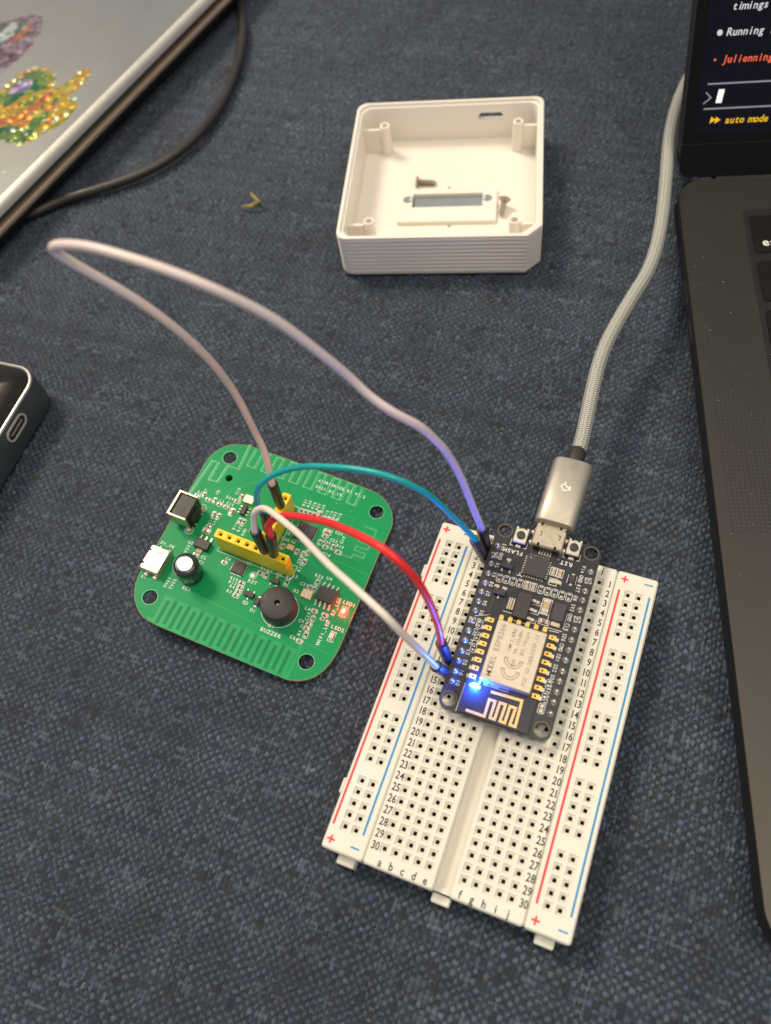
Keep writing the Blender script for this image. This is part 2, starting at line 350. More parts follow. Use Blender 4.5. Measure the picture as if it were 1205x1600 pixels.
# ================================================================ SETTING: woven cloth
def cloth():
    nx, ny = 820, 960
    t = np.linspace(0, 1, ny); ys = -100 + 500*(t*.62 + .38*t*t)
    xl = np.full(ny, -158.0); xr = np.maximum(70, 62+(ys+70)*.46) ; s_ = np.linspace(0, 1, nx)
    X = xl[:, None]+(xr-xl)[:, None]*s_[None]; Y = np.repeat(ys[:, None], nx, 1)
    a = math.radians(-31); U = X*math.cos(a)+Y*math.sin(a); V = -X*math.sin(a)+Y*math.cos(a)
    def noise2(p, amp, L):
        g = rng.normal(size=(48, 48)); i = (p[0]/L) % 47; j = (p[1]/L) % 47; i0 = i.astype(int); j0 = j.astype(int); fi = i-i0; fj = j-j0
        fi = fi*fi*(3-2*fi); fj = fj*fj*(3-2*fj)
        return amp*((g[i0, j0]*(1-fi)+g[i0+1, j0]*fi)*(1-fj)+(g[i0, j0+1]*(1-fi)+g[i0+1, j0+1]*fi)*fj)
    U2 = U+noise2((U+900, V+900), .10, 2.7)+noise2((U+900, V+900), .5, 31); V2 = V+noise2((U+900, V+900), .10, 2.9)+noise2((U+900, V+900), .5, 37)
    def index(C, pitch, jit):
        wd = pitch*np.clip(rng.normal(1, jit, 900), .6, 1.6); e = np.cumsum(wd)-520; return np.interp(C, e, np.arange(900))
    I = index(U2, 1.12, .18); J = index(V2, 1.02, .18)
    i = np.floor(I).astype(int); j = np.floor(J).astype(int); u = 2*(I-i)-1; v = 2*(J-j)-1
    par = (i+j) % 2 == 0
    hh = rng.random((1024, 1024)); r1 = hh[i % 1024, j % 1024]; hh2 = rng.random((1024, 1024)); r2 = hh2[i % 1024, j % 1024]
    # some yarns skip a crossing: the cloth is a slubby basket-like weave
    skip = r2 > .93; par = np.where(skip, ~par, par)
    wi = rng.normal(1, .16, 1024)[i % 1024]; wj = rng.normal(1, .16, 1024)[j % 1024]
    du = np.clip(np.abs(u)/np.where(par, np.clip(wi, .75, 1.1), 1.04), 0, 1); dv = np.clip(np.abs(v)/np.where(par, 1.04, np.clip(wj, .75, 1.1)), 0, 1)
    prof = np.where(par, np.sqrt(1-du**2.2)*(.15+.85*np.cos(dv*PI/2)**.75), np.sqrt(1-dv**2.2)*(.15+.85*np.cos(du*PI/2)**.75))
    amp = np.where(par, .34+.10*r1, .62+.42*r1)
    Zz = prof*amp + noise2((U+900, V+900), .25, 45) + noise2((X+500, Y+500), .5, 90)-.65
    # soft dents keep the cloth under the things lying on it
    # colour of each yarn crossing
    yc = np.where(par, rng.random(1024)[i % 1024], rng.random(1024)[j % 1024])
    base = np.stack([.034+.020*yc, .047+.022*yc, .070+.024*yc], -1)
    lum = (.73+.42*r1**1.3)*(1+noise2((U+900, V+900), .10, 9)+noise2((X+500, Y+500), .06, 55)); lum = np.where(r2 < .05, lum*1.3, lum)
    tint = (1+(r2*7 % 1-.5)*.35)[..., None]; C = base*np.concatenate([tint**.8, tint**.3, tint**-.5], -1)*lum[..., None]
    # bulky pale weft floats over a darker warp; shade in the gaps is painted dark
    C *= np.where(par, .52, 1.50)[..., None]; gap_shade = np.clip((prof-.22)/.30, 0, 1)[..., None]; C = C*gap_shade+(1-gap_shade)*np.array([.015, .018, .026])
    V3 = np.stack([X, Y, Zz], -1).reshape(-1, 3)*S
    idx = np.arange(nx*ny).reshape(ny, nx); Q = np.stack([idx[:-1, :-1], idx[:-1, 1:], idx[1:, 1:], idx[1:, :-1]], -1).reshape(-1, 4)
    # surrounding sheet, coarse, continues the cloth beyond the view
    b = len(V3); bx = [-900, 900]; ext = []
    gx = np.linspace(-900, 900, 60); gy = np.linspace(-700, 1200, 64)
    GX, GY = np.meshgrid(gx, gy); ext = np.stack([GX, GY, np.full_like(GX, -2.2)], -1).reshape(-1, 3)*S
    id2 = b+np.arange(60*64).reshape(64, 60); Q2 = np.stack([id2[:-1, :-1], id2[:-1, 1:], id2[1:, 1:], id2[1:, :-1]], -1).reshape(-1, 4)
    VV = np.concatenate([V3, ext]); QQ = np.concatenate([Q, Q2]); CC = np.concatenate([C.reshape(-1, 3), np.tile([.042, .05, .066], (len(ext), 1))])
    me = bpy.data.meshes.new('cloth'); me.vertices.add(len(VV)); me.vertices.foreach_set('co', VV.astype(np.float32).ravel())
    me.loops.add(QQ.size); me.loops.foreach_set('vertex_index', QQ.astype(np.int32).ravel())
    me.polygons.add(len(QQ)); me.polygons.foreach_set('loop_start', np.arange(0, QQ.size, 4, dtype=np.int32)); me.polygons.foreach_set('loop_total', np.full(len(QQ), 4, np.int32))
    me.polygons.foreach_set('use_smooth', np.ones(len(QQ), bool)); me.update(calc_edges=True)
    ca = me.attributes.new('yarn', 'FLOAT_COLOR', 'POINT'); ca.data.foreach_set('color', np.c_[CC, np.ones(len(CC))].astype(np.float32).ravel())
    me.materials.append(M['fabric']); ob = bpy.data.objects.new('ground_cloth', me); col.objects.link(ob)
    tag(ob, 'dark blue grey coarsely woven upholstery cloth that everything lies on', None, None, 'structure')
cloth()

# ================================================================ BREADBOARD
BB = empty('breadboard', F_BB, 'cream solderless breadboard with red and blue rail lines, the black controller board plugged into it', 'breadboard')
def holed(mb, x0, y0, x1, y1, z0, z1, holes, bev=.35, o=.96, i_=.41, dp=.62, sh=3.2, corner=.5):
    out = rrect(x0+bev, y0+bev, x1-bev, y1-bev, corner, 3); mid = rrect(x0, y0, x1, y1, corner+bev*.6, 3)
    bm = bmesh.new(); loops = [out]+[[(hx-o, hy-o), (hx+o, hy-o), (hx+o, hy+o), (hx-o, hy+o)] for hx, hy in holes]
    for L in loops:
        vs = [bm.verts.new((p[0], p[1], 0)) for p in L]
        for k in range(len(vs)): bm.edges.new((vs[k], vs[(k+1) % len(vs)]))
    bmesh.ops.triangle_fill(bm, use_beauty=True, edges=bm.edges[:]); bm.verts.index_update()
    P = [(v.co.x, v.co.y, z1) for v in bm.verts]; F = []
    for f in bm.faces:
        q = [v.index for v in f.verts]
        if f.normal.z < 0: q = q[::-1]
        a = sum(P[q[k]][0]*P[q[(k+1) % 3]][1]-P[q[(k+1) % 3]][0]*P[q[k]][1] for k in range(3)); F.append(q if a > 0 else q[::-1])
    bm.free(); mb.add(P, F); n = len(out)
    V = [(p[0], p[1], z1) for p in out]+[(p[0], p[1], z1-bev) for p in mid]+[(p[0], p[1], z0) for p in mid]
    mb.add(V, [[n+k, n+(k+1) % n, (k+1) % n, k] for k in range(n)]+[[2*n+k, 2*n+(k+1) % n, n+(k+1) % n, n+k] for k in range(n)]+[list(range(3*n-1, 2*n-1, -1))])
    for hx, hy in holes:
        q = lambda r, z: [(hx-r, hy-r, z), (hx+r, hy-r, z), (hx+r, hy+r, z), (hx-r, hy+r, z)]
        V = q(o, z1)+q(o*.93, z1-.18)+q(i_, z1-dp)
        mb.add(V, [[L*4+k, L*4+(k+1) % 4, L*4+4+(k+1) % 4, L*4+4+k] for L in (0, 1) for k in range(4)])
        mb.cur = 1; V = q(i_, z1-dp)+q(i_, z1-sh); mb.add(V, [[k, (k+1) % 4, 4+(k+1) % 4, 4+k] for k in range(4)]+[[4, 5, 6, 7]]); mb.cur = 0
rowy = lambda r: (15.5-r)*2.54
colx = lambda k: -13.97+2.54*k if k < 5 else 3.81+2.54*(k-5)
H = 9.5
mb = MB(); holed(mb, -17.5, -41, -1.75, 41.2, .8, H, [(colx(k), rowy(r)) for k in range(5) for r in range(1, 31)]); mb.build('terminal_block', [M['abs'], M['contact']], BB)
mb = MB(); holed(mb, 1.75, -41, 17.5, 41.2, .8, H, [(colx(k), rowy(r)) for k in range(5, 10) for r in range(1, 31)]); mb.build('terminal_block', [M['abs'], M['contact']], BB)
ry = [k for g in (12, 6, 0, -6, -12) for k in (g+2, g+1, g, g-1, g-2)]
for s_, xs_ in ((-1, (-23.66, -21.12)), (1, (21.12, 23.66))):
    mb = MB(); x0, x1 = (-27.2, -17.6) if s_ < 0 else (17.6, 27.2)
    holed(mb, x0, -41, x1, 41.2, .8, H+(.0 if s_ < 0 else .05), [(x, k*2.54) for x in xs_ for k in ry]); mb.build('power_rail', [M['abs'], M['contact']], BB)
mb = MB(); mb.box((0, 0, 3.4), (3.5, 81.2, 5.2)); mb.box((0, -40.2, 6.35), (3.5, 1.0, .7)); mb.build('centre_channel', M['abs'], BB)
mb = MB(); mb.prism(rrect(-26.8, -40.6, 26.8, 40.8, .6), -.6, .8); mb.build('adhesive_backing', M['backing'], BB)
for x in (-21.7, .1, 22.4):
    mb = MB(); mb.box((x, -41.9, 3.0), (4.1, 2.0, 4.0), bev=.3); mb.build('locking_tab', M['abs'], BB)
for y in (28.2, -27.4):
    mb = MB(); mb.box((-27.75, y, 3.6), (1.5, 3.6, 5.0), bev=.3); mb.build('locking_tab', M['abs'], BB)
for y in (28.2, -27.4):
    mb = MB()
    for d_ in (-2.5, 2.5): mb.box((27.25, y+d_, 4.6), (.25, .7, 6.5))
    mb.build('slot_edge', M['abs'], BB)
zr = H+.02
mb = MB()
for x in (-26.3, 18.85): mb.box((x, .15, zr+(.0 if x < 0 else .06)), (.52, 72.1, .02))
for x in (-25.6, 19.5):
    for y in (39.2, -38.95): mb.box((x, y, zr+.05), (1.75, .42, .03)); mb.box((x, y, zr+.075), (.42, 1.75, .03))
mb.build('red_print', M['red_ink'], BB)
mb = MB()
for x in (-19.25, 25.95): mb.box((x, .15, zr+.04), (.46, 72.2, .03))
for x in (-19.97, 25.12):
    for y in (39.3, -39.0): mb.box((x, y, zr+.04), (2.0, .36, .03))
mb.build('blue_print', M['blue_ink'], BB)
mb = MB()
for r in range(1, 31):
    for x in (-15.95, 16.3): text(mb, str(r), x+(.25 if x > 0 else 0), rowy(r)-.85, 2.45, 0, H+.02, align='c', xs=.76, gap=.05)
for k in range(10):
    for y in (39.1, -40.5): text(mb, 'abcdefghij'[k], colx(k)+.15, y, 2.35, 0, H+.02, align='c', xs=.85)
mb.build('printed_legend', M['ink'], BB)

# ================================================================ BLACK CONTROLLER BOARD
MC = empty('controller_board', F_MC, 'black wifi controller board with a lit blue LED, plugged into the cream breadboard', 'circuit board')
def m5(X, Y, h=0): return hit(F_MC, 640+X/3.766, 800+Y/3.766, h)[:2]
def m6(X, Y, h=0): return hit(F_MC, 640+X/3.766, 960+Y/3.766, h)[:2]
mh = [(-10.85, 41.35), (10.4, 41.5), (10.5, -2.8), (-10.72, -2.85)]
mb = MB(); mb.cur = 0
mb.prism(rrect(-12.95, -5.15, 12.75, 43.5, 2.35, 7), -1.55, 0, [circ(x, y, 1.55, 24)[::-1] for x, y in mh]); mb.build('circuit_board', M['pcb_black'], MC)
M['mring'] = mat('mask_ring', (.10, .09, .06), .4)
for x, y in mh:
    mb = MB(); mb.line([(*p,) for p in circ(x, y, 1.72, 28)], .30, .015, closed=True); mb.build('hole_ring', M['mring'], MC)
for s_ in (-1, 1):
    mb = MB()
    for k in range(15): mb.box((s_*11.43, rowy(k+1), -2.85), (2.42, 2.5, 2.5), bev=.35)
    mb.build('header_strip', M['blackp'], MC)
mb = MB(); mb.sm = True
mb.lathe((0, 0, 0), [(.82, .005), (.80, .06), (.55, .28), (.42, .62), (.36, .85), (.20, 1.0)], 14); mb.sm = False; mb.box((0, 0, -6), (.6, .6, 12.1)); pin0 = mb.build('header_pin', M['solder'], MC)
mb = MB(); mb.box((0, 0, .03), (1.55, 1.55, .06)); mb.sm = True; mb.lathe((0, 0, 0), [(.76, .06), (.6, .22), (.42, .58), (.36, .80), (.2, .95)], 14); mb.sm = False; mb.box((0, 0, -6), (.6, .6, 12.1)); pinsq = mb.build('header_pin', M['solder'], MC)
first = {0: True, 1: True}
for s_ in (-1, 1):
    for k in range(15):
        q = 1 if ((s_ < 0 and k in (1, 8)) or (s_ > 0 and k in (1, 5))) else 0; src = pinsq if q else pin0
        o_ = src if first[q] else copy_part(src, 'header_pin', MC); first[q] = False
        o_.location = Vector((s_*11.43+rng.normal(0, .05), rowy(k+1)+rng.normal(0, .05), 0))*S; o_.rotation_euler = (0, 0, rng.random()*.3)
        o_.scale = (1, 1, .8+.4*rng.random())
silk = MB(); zs = .018
Lt = ['3V3', 'GND', 'TX', 'RX', 'D8', 'D7', 'D6', 'D5', 'GND', '3V3', 'D4', 'D3', 'D2', 'D1', 'D0']
Rt = ['Vin', 'GND', 'RST', 'EN', '3V3', 'GND', 'CLK', 'SD0', 'CMD', 'SD1', 'SD2', 'SD3', 'RSV', 'RSV', 'A0']
for k in range(15):
    text(silk, Lt[k], -9.5, rowy(k+1), 1.3, PI/2, zs, adv=.70, align='c', xs=.68)
    text(silk, Rt[k], 9.22, rowy(k+1), 1.3, -PI/2, zs, adv=.70, align='c', xs=.68)
p = m5(668, 243); text(silk, 'FLASH', p[0]+.1, p[1]+.2, 1.5, PI, zs, adv=1.0)
p = m5(958, 315); text(silk, 'RST.', p[0], p[1]+.55, 1.5, PI, zs, adv=1.0)
def part_box(name, X, Y, h, wx, wy, m, par, top=None, z0=.02, bev=.08, f5=m5, rot=0):
    p = f5(X, Y, h); mb = MB(); mb.box((p[0], p[1], (h+z0)/2), (wx, wy, h-z0), rot, bev=bev); return mb.build(name, m, par), p
# buttons
for X, Y in ((655, 140), (967, 212)):
    p = m5(X, Y, 1.6); mb = MB(); mb.box((p[0], p[1], .55), (3.1, 3.9, 1.1), bev=.15); b_ = mb.build('push_button', M['blackp'], MC)
    mb = MB(); mb.box((p[0], p[1]+.1, 1.3), (3.3, 3.9, .36), bev=.25); mb.box((p[0]-1.3, p[1]+2.1, 1.3), (.5, .5, .3)); mb.box((p[0]+1.3, p[1]+2.1, 1.3), (.5, .5, .3)); mb.build('button_frame', M['btn'], b_)
    mb = MB(); mb.sm = True; mb.lathe((p[0], p[1]+.15, 0), [(1.02, 1.4), (1.02, 1.95), (.92, 2.1), (.5, 2.16)], 28); mb.build('button_cap', M['chip'], b_)
    mb = MB(); mb.box((p[0], p[1]-2.35, .3), (1.4, .8, .5), bev=.15); mb.box((p[0], p[1]+2.35, .3), (1.4, .8, .5), bev=.15); mb.build('terminal', M['solder'], b_)
    for sx in (-1, 1): silk.line([(p[0]+sx*2.0, p[1]-.6), (p[0]+sx*2.0, p[1]-2.3), (p[0]+sx*1.35, p[1]-2.3)], .16, zs)
# micro usb socket
def usb_socket(par, cx, cy, rot, wd=7.5, dp=5.2, h=2.7, yface=None):
    ca, sa = math.cos(rot), math.sin(rot); T = lambda x, y: (cx+x*ca-y*sa, cy+x*sa+y*ca)
    mb = MB(); c = T(0, 0); mb.box((*c, h/2+.06), (wd, dp, h), rot, bev=.32); root = mb.build('usb_socket', M['nickel'], par)
    mb = MB()
    for sx in (-1, 1):
        for L in ([(-.0, .55), (.55, .55), (.55, -.55)],):
            mb.line([T(sx*wd*.30-.3+a, .5+b) for a, b in L]+[T(sx*wd*.30-.1, .5-.55)], .16, h+.08)
        mb.box((*T(sx*wd*.27, -dp/2+.3), h+.03), (.55, .8, .12), rot)
    mb.build('latch_slot', M['dark'], root)
    for sx in (-1, 1):
        for dy in (-1.2, 1.5):
            mb = MB(); mb.sm = True; mb.lathe((*T(sx*(wd/2+.35), dy), 0), [(.85, .02), (.8, .25), (.45, .6), (.25, .7)], 16); mb.build('solder_lug', M['solder'], root)
    mb = MB()
    for k in range(5): mb.box((*T((k-2)*.65, -dp/2-.55), .12), (.34, 1.1, .2), rot)
    mb.build('signal_pin', M['solder'], root)
    mb = MB(); mb.box((*T(0, -dp/2+.12), .9), (wd-1.2, .35, 1.6), rot); mb.build('rear_insulator', M['blackp'], root)
    return root
p = m5(822, 150, 2.7); usb_socket(MC, p[0], p[1], 0.0, dp=5.4)
# usb interface chip
def qfn(par, cx, cy, w_, n, F_scale=1, rot=0, h=.85, m='chip'):
    mb = MB(); mb.box((cx, cy, h/2+.03), (w_, w_, h), rot, bev=.08); r = mb.build('chip', M[m], par); mb = MB(); pt = w_*.8/(n-1)
    for s_ in range(4):
        a = rot+s_*PI/2
        for k in range(n):
            x, y = (k-(n-1)/2)*pt, w_/2+.16; mb.box((cx+x*math.cos(a)-y*math.sin(a), cy+x*math.sin(a)+y*math.cos(a), .06), (pt*.5, .5, .1), a)
    mb.build('chip_pins', M['solder'], r); mb = MB(); mb.lathe((cx-w_*.34, cy+w_*.34, 0), [(.2, h+.035), (.2, h+.04)], 14); mb.build('pin_mark', M['etch'], r); return r
p = m5(747, 318, .9); qfn(MC, p[0], p[1], 5.4, 8)
silk.line([(p[0]-3.4, p[1]-2.4), (p[0]-3.1, p[1]-3.1), (p[0]-3.9, p[1]-3.3)], .2, zs); silk.line([(p[0]-3.1, p[1]-3.1), (p[0]-2.5, p[1]-3.4)], .2, zs)
# small chips and passives
def sot23(par, cx, cy, rot, big=1.0, six=False, h=1.0):
    ca, sa = math.cos(rot), math.sin(rot); T = lambda x, y: (cx+x*ca-y*sa, cy+x*sa+y*ca)
    mb = MB(); mb.box((*T(0, 0), h/2+.1), (2.9*big, 1.4*big, h), rot, bev=.12); r = mb.build('transistor', M['chip'], par)
    lst = [(-.95, -1.15), (.95, -1.15)]+([(0, -1.15), (-.95, 1.15), (.95, 1.15), (0, 1.15)] if six else [(0, 1.15)])
    for x, y in lst:
        mb = MB(); mb.box((*T(x*big, y*big), .16), (.5, .85, .28), rot, bev=.1); mb.build('lead', M['solder'], r)
    return r
for X, Y in ((575, 312), (530, 468)):
    p = m5(X, Y, 1.0); sot23(MC, p[0], p[1], 0 if Y < 400 else PI)
p = m5(957, 392, .9); mb = MB(); mb.box((p[0], p[1], .45), (1.3, 2.0, .8), bev=.1); d_ = mb.build('diode', M['chip'], MC)
mb = MB(); mb.box((p[0], p[1]-1.3, .18), (.8, .7, .3), bev=.1); mb.build('lead', M['solder'], d_); mb = MB(); mb.box((p[0], p[1]+1.3, .18), (.8, .7, .3), bev=.1); mb.build('lead', M['solder'], d_)
for sx in (-1, 1): silk.line([(p[0]+sx*1.0, p[1]-1), (p[0]+sx*1.0, p[1]+1.2)], .13, zs)
# voltage regulator
p = m5(665, 548, 1.7); mb = MB(); mb.box((p[0], p[1], .95), (3.4, 6.4, 1.6), bev=.14); rg_ = mb.build('voltage_regulator', M['chip'], MC)
for k, dy in enumerate((-2.3, 0, 2.3)):
    mb = MB(); mb.box((p[0]+2.2, p[1]+dy, .7), (1.0, .75, .22), bev=.08); mb.box((p[0]+2.9, p[1]+dy, .3), (1.3, .8, .3), bev=.1); mb.build('lead', M['solder'], rg_)
    silk.line([(p[0]+2.0, p[1]+dy-.62), (p[0]+3.9, p[1]+dy-.62), (p[0]+3.9, p[1]+dy+.3)], .14, zs)
mb = MB()
for dx in (-2.15, -2.75, -3.3): mb.box((p[0]+dx, p[1], .35+.1*(dx > -2.3)), (.48, 3.2, .4), bev=.12)
mb.build('heat_tab', M['nickel'], rg_)
silk.line([(p[0]-1.9, p[1]-2.9), (p[0]-1.9, p[1]-3.6), (p[0]+1.9, p[1]-3.6), (p[0]+1.9, p[1]-3.0)], .15, zs)
silk.line([(p[0]-4.0, p[1]-2.1), (p[0]-1.9, p[1]-2.1)], .15, zs)
p = m5(878, 588, 1.7); mb = MB(); mb.box((p[0], p[1], .85), (2.9, 4.4, 1.6), bev=.12); dd = mb.build('power_diode', mat('diode_epoxy', (.060, .048, .060), .4, bump=.2, bscale=2000), MC)
mb = MB(); mb.box((p[0], p[1]-2.75, .45), (2.3, 1.3, .6), bev=.2); mb.build('lead', M['nickel'], dd)
for sx in (-1, 1): silk.line([(p[0]+sx*1.95, p[1]+.8), (p[0]+sx*1.95, p[1]-3.2)], .15, zs)
silk.line([(p[0]-1.95, p[1]-3.8), (p[0]+1.9, p[1]-3.8)], .15, zs)
def passive(par, p, L, W_, h, vert, body, name, outline=None, lw=.13, rad=.35, sk=None, z=.018):
    d_ = (W_, L) if vert else (L, W_); mb = MB()
    mb.cur = 0; k = .56
    mb.box((p[0], p[1], h/2+.02), (d_[0]*(1 if vert else k), d_[1]*(k if vert else 1), h*.96)); mb.cur = 1
    for s_ in (-1, 1):
        off = L*(k/2+(1-k)/4)*s_; mb.box((p[0]+(0 if vert else off), p[1]+(off if vert else 0), h/2+.02), (d_[0]*1.02 if vert else L*(1-k)/2, L*(1-k)/2 if vert else d_[1]*1.02, h))
        off = L*.58*s_; mb.box((p[0]+(0 if vert else off), p[1]+(off if vert else 0), .05), (d_[0]*1.0 if vert else L*.22, L*.22 if vert else d_[1]*1.0, .08))
    ob = mb.build(name, [body, M['solder']], par)
    if outline: 
        a, b_ = (outline[0]/2, outline[1]/2) if vert else (outline[1]/2, outline[0]/2)
        sk.line(rrect(p[0]-a, p[1]-b_, p[0]+a, p[1]+b_, rad, 3), lw, z, closed=True)
    return ob
for X, Y, tan in ((530, 385, 0), (570, 394, 0), (608, 405, 0), (649, 415, 0), (690, 427, 1), (729, 438, 1), (773, 453, 0), (813, 464, 0), (854, 474, 0), (896, 486, 0), (939, 498, 0)):
    passive(MC, m5(X, Y, .4), 1.15 if not tan else 1.45, .62 if not tan else .8, .42, True, M['captan'] if tan else M['resblk'], 'capacitor' if tan else 'resistor', (1.35, 2.05), .14, .42 if not tan else .1, silk)
for X, Y in ((848, 345), (887, 358)): passive(MC, m5(X, Y, .5), 1.5, .8, .5, True, M['captan'], 'capacitor', (1.45, 2.1), .17, .1, silk)
passive(MC, m5(845, 408, .4), 1.2, .9, .5, False, M['capcream'], 'capacitor', (1.7, 1.9), .16, .1, silk); passive(MC, m5(872, 412, .6), 1.4, .9, .6, False, M['capcream'], 'capacitor')
passive(MC, m5(515, 432, .4), .9, .6, .35, False, M['capcream'], 'capacitor'); passive(MC, m5(560, 447, .4), .9, .6, .35, False, M['capcream'], 'capacitor')
passive(MC, m5(585, 280, .3), .8, .6, .3, False, M['capcream'], 'capacitor')
passive(MC, m5(805, 550, .9), 3.0, 1.6, .9, True, M['captan'], 'capacitor', (2.2, 4.0), .16, .1, silk)
passive(MC, m5(790, 643, .5), 1.4, .85, .5, False, M['capbrn'], 'capacitor', (1.3, 2.4), .15, .1, silk)
for X, Y in ((412, 55), (398, 128), (375, 195)): passive(MC, m6(X, Y, .3), .9, .5, .3, True, M['resblk'], 'resistor', (1.25, 2.1), .13, .45, silk)
for X, Y in ((818, 408), (797, 475)): passive(MC, m6(X, Y, .3), .9, .5, .3, True, M['resblk'], 'resistor', (1.1, 2.1), .12, .4, silk)
passive(MC, m6(776, 552, .4), 1.2, .65, .45, True, M['captan'], 'capacitor', (1.35, 2.2), .16, .3, silk)
p = m5(706, 645, 0); silk.line(circ(p[0], p[1], .14, 10), .2, zs, closed=True)
silk.line([m6(475, 2, 0), m6(385, 8, 0)], .12, zs)
silk.line([m6(820, 95), m6(880, 108)], .15, zs)
silk.line([(-8.35, 1.8), (-8.45, -5.0)], .22, zs); 
silk.build('silkscreen', M['silk_b'], MC)
# faint masked tracks
mb = MB()
for pts in ([(560, 300), (600, 235), (640, 245)], [(610, 290), (625, 255), (665, 262)], [(630, 330), (615, 350), (622, 395)], [(640, 345), (628, 360), (632, 398)], [(545, 590), (560, 540)], [(470, 585), (500, 500), (480, 460)], [(462, 590), (490, 505), (472, 468)], [(580, 460), (620, 440), (640, 400)], [(590, 465), (630, 446), (655, 400)], [(690, 740), (700, 700)]):
    mb.line([m5(*q) for q in pts], .13, .010)
mb.build('masked_tracks', mat('mask_track', (.060, .058, .056), .35), MC)
# ---- radio module
mb = MB(); x0, x1, y0, y1 = -8.2, 7.75, -4.95, 18.75; mb.prism(rrect(x0, y0, x1, y1, .15, 1), .03, .85); RM = mb.build('radio_module', M['pcb_black'], MC)
mb = MB(); mb.box(((-5.5+6.1)/2, (3.1+17.75)/2, 1.95), (11.6, 14.65, 2.2), bev=.22); mb.build('metal_shield', M['shield'], RM)
et = MB(); zt = 3.075
text(et, 'MODEL ESP8266', -3.25, 4.2, 1.8, PI/2, zt, adv=.98)
for k, (s_, yy) in enumerate((('ISM 2.4GHz', 10.85), ('PA +25dBm', 10.85), ('802.11b/g/n', 10.85))): text(et, s_, -.72+k*1.48, yy, 1.15, PI/2, zt, adv=(.58, .62, .54)[k])
text(et, 'FCC ID:2ADUIESP-12', 4.5, 4.3, 1.25, PI/2, zt, adv=.69)
def arc(cx, cy, r, a0, a1, n=20): return [(cx+r*math.cos(math.radians(a0+(a1-a0)*k/n)), cy+r*math.sin(math.radians(a0+(a1-a0)*k/n))) for k in range(n+1)]
for cy in (6.2, 8.85):
    et.line(arc(.6, cy+.6, 2.05, 180, 360), .22, zt); et.line(arc(.6, cy+.6, 1.45, 180, 360), .22, zt)
    for e_ in (-1, 1): et.line([(.6+e_*1.34, cy+.6), (.6+e_*2.16, cy+.6)], .2, zt)
et.line([(.45, 7.9), (.45, 9.35)], .2, zt); et.line([(.85, 7.9), (.85, 9.35)], .2, zt); et.line([(.35, 9.35), (.95, 9.35)], .2, zt)
et.build('shield_marking', M['etch'], RM)
def pads(a, b, n, dx):
    pa, pb = m6(*a, .85), m6(*b, .85)
    for k in range(n):
        p = pa+(pb-pa)*k/(n-1); mb = MB(); mb.prism(rrect(p[0]-.85, p[1]-.55, p[0]+.85, p[1]+.55, .12, 2), .84, .93, [circ(p[0]-dx*.12, p[1], .24, 12)[::-1]]); q = mb.build('castellated_pad', M['gold'], RM)
        mb = MB(); mb.lathe((p[0]-dx*.12, p[1], 0), [(.23, .86), (.23, .88)], 12); mb.build('pad_hole', M['dark'], q)
        mb = MB(); mb.box((p[0]+dx*1.0, p[1], .12), (.9, 1.0, .22), bev=.08); mb.build('solder_fillet', M['solder'], q)
pads((476, 32), (371, 363), 8, -1); pads((842, 138), (742, 482), 8, 1)
pa, pb = m6(540, 22, .9), m6(796, 93, .9)
for k in range(6):
    p = pa+(pb-pa)*k/5; mb = MB(); mb.box((p[0], p[1]+.1, .9), (1.05, 1.0, .14), bev=.05); mb.box((p[0], p[1]+.8, .4), (1.0, .4, .5), bev=.1); mb.build('castellated_pad', M['gold'], RM)
mb = MB(); A_ = lambda X, Y: m6(X, Y, .85)
mb.line([A_(330, 561), A_(440, 600), A_(470, 500), A_(505, 512), A_(473, 608), A_(500, 618), A_(532, 520), A_(566, 531), A_(532, 628), A_(560, 639), A_(592, 541), A_(625, 552), A_(590, 650), A_(622, 661), A_(662, 508), A_(478, 455)], .62, .885, .03)
mb.build('antenna_trace', M['goldt'], RM)
mb = MB(); a_, b_ = m6(440, 405, .85), m6(575, 450, .85); n_ = (b_-a_)/np.linalg.norm(b_-a_); q_ = np.array([-n_[1], n_[0]])*.27
mb.line([a_+q_, b_+q_, b_+n_*.25, b_-q_, a_-q_, a_-n_*.25], .09, .87, closed=True); text(mb, 'WIFI MODULE', *(a_-q_*.6), .55, math.atan2(n_[1], n_[0]), .87, adv=.30); mb.build('module_silkscreen', M['silk_b'], RM)
p = m6(385, 420, 1.3); mb = MB(); mb.box((p[0], p[1], 1.05), (1.7, .95, .4), bev=.1); L_ = mb.build('blue_led', M['led_off'], RM); mb = MB(); mb.box((p[0], p[1], 1.5), (1.25, .8, .5), bev=.12); mb.build('led_lens', M['led_blue'], L_)
L_['label'] = 'lit blue LED chip'
mb = MB()
for sx in (-1, 1): mb.box((p[0]+sx*1.1, p[1], .95), (.5, .9, .2), bev=.05)
mb.build('led_terminal', M['solder'], RM)
passive(RM, np.array([-5.2, 3.1])+[.0, -.35], .9, .5, 1.25, True, M['capcream'], 'capacitor')

# ================================================================ GREEN CIRCUIT BOARD
GB = empty('radio_circuit_board', F_GB, 'green rounded square circuit board with yellow pin headers and a round black buzzer', 'circuit board')
def g(u, v, h=0): return hit(F_GB, u, v, h)[:2]
def A2(X, Y, h=0): return g(300+X/7.53, 740+Y/7.53, h)
def A3(X, Y, h=0): return g(430+X/7.53, 760+Y/7.53, h)
def C1(X, Y, h=0): return g(200+X/5.477, 680+Y/5.477, h)
def C2(X, Y, h=0): return g(400+X/5.02, 680+Y/5.02, h)
def C3(X, Y, h=0): return g(200+X/5.477, 850+Y/5.477, h)
def C4(X, Y, h=0): return g(400+X/5.477, 850+Y/5.477, h)
def A0(X, Y, h=0): return g(200+X/2.739, 680+Y/2.739, h)
hs = 22.39
gh = [(-hs, hs), (hs, hs), (hs, -hs), (-hs, -hs)]; sh_ = tuple(g(358, 747))
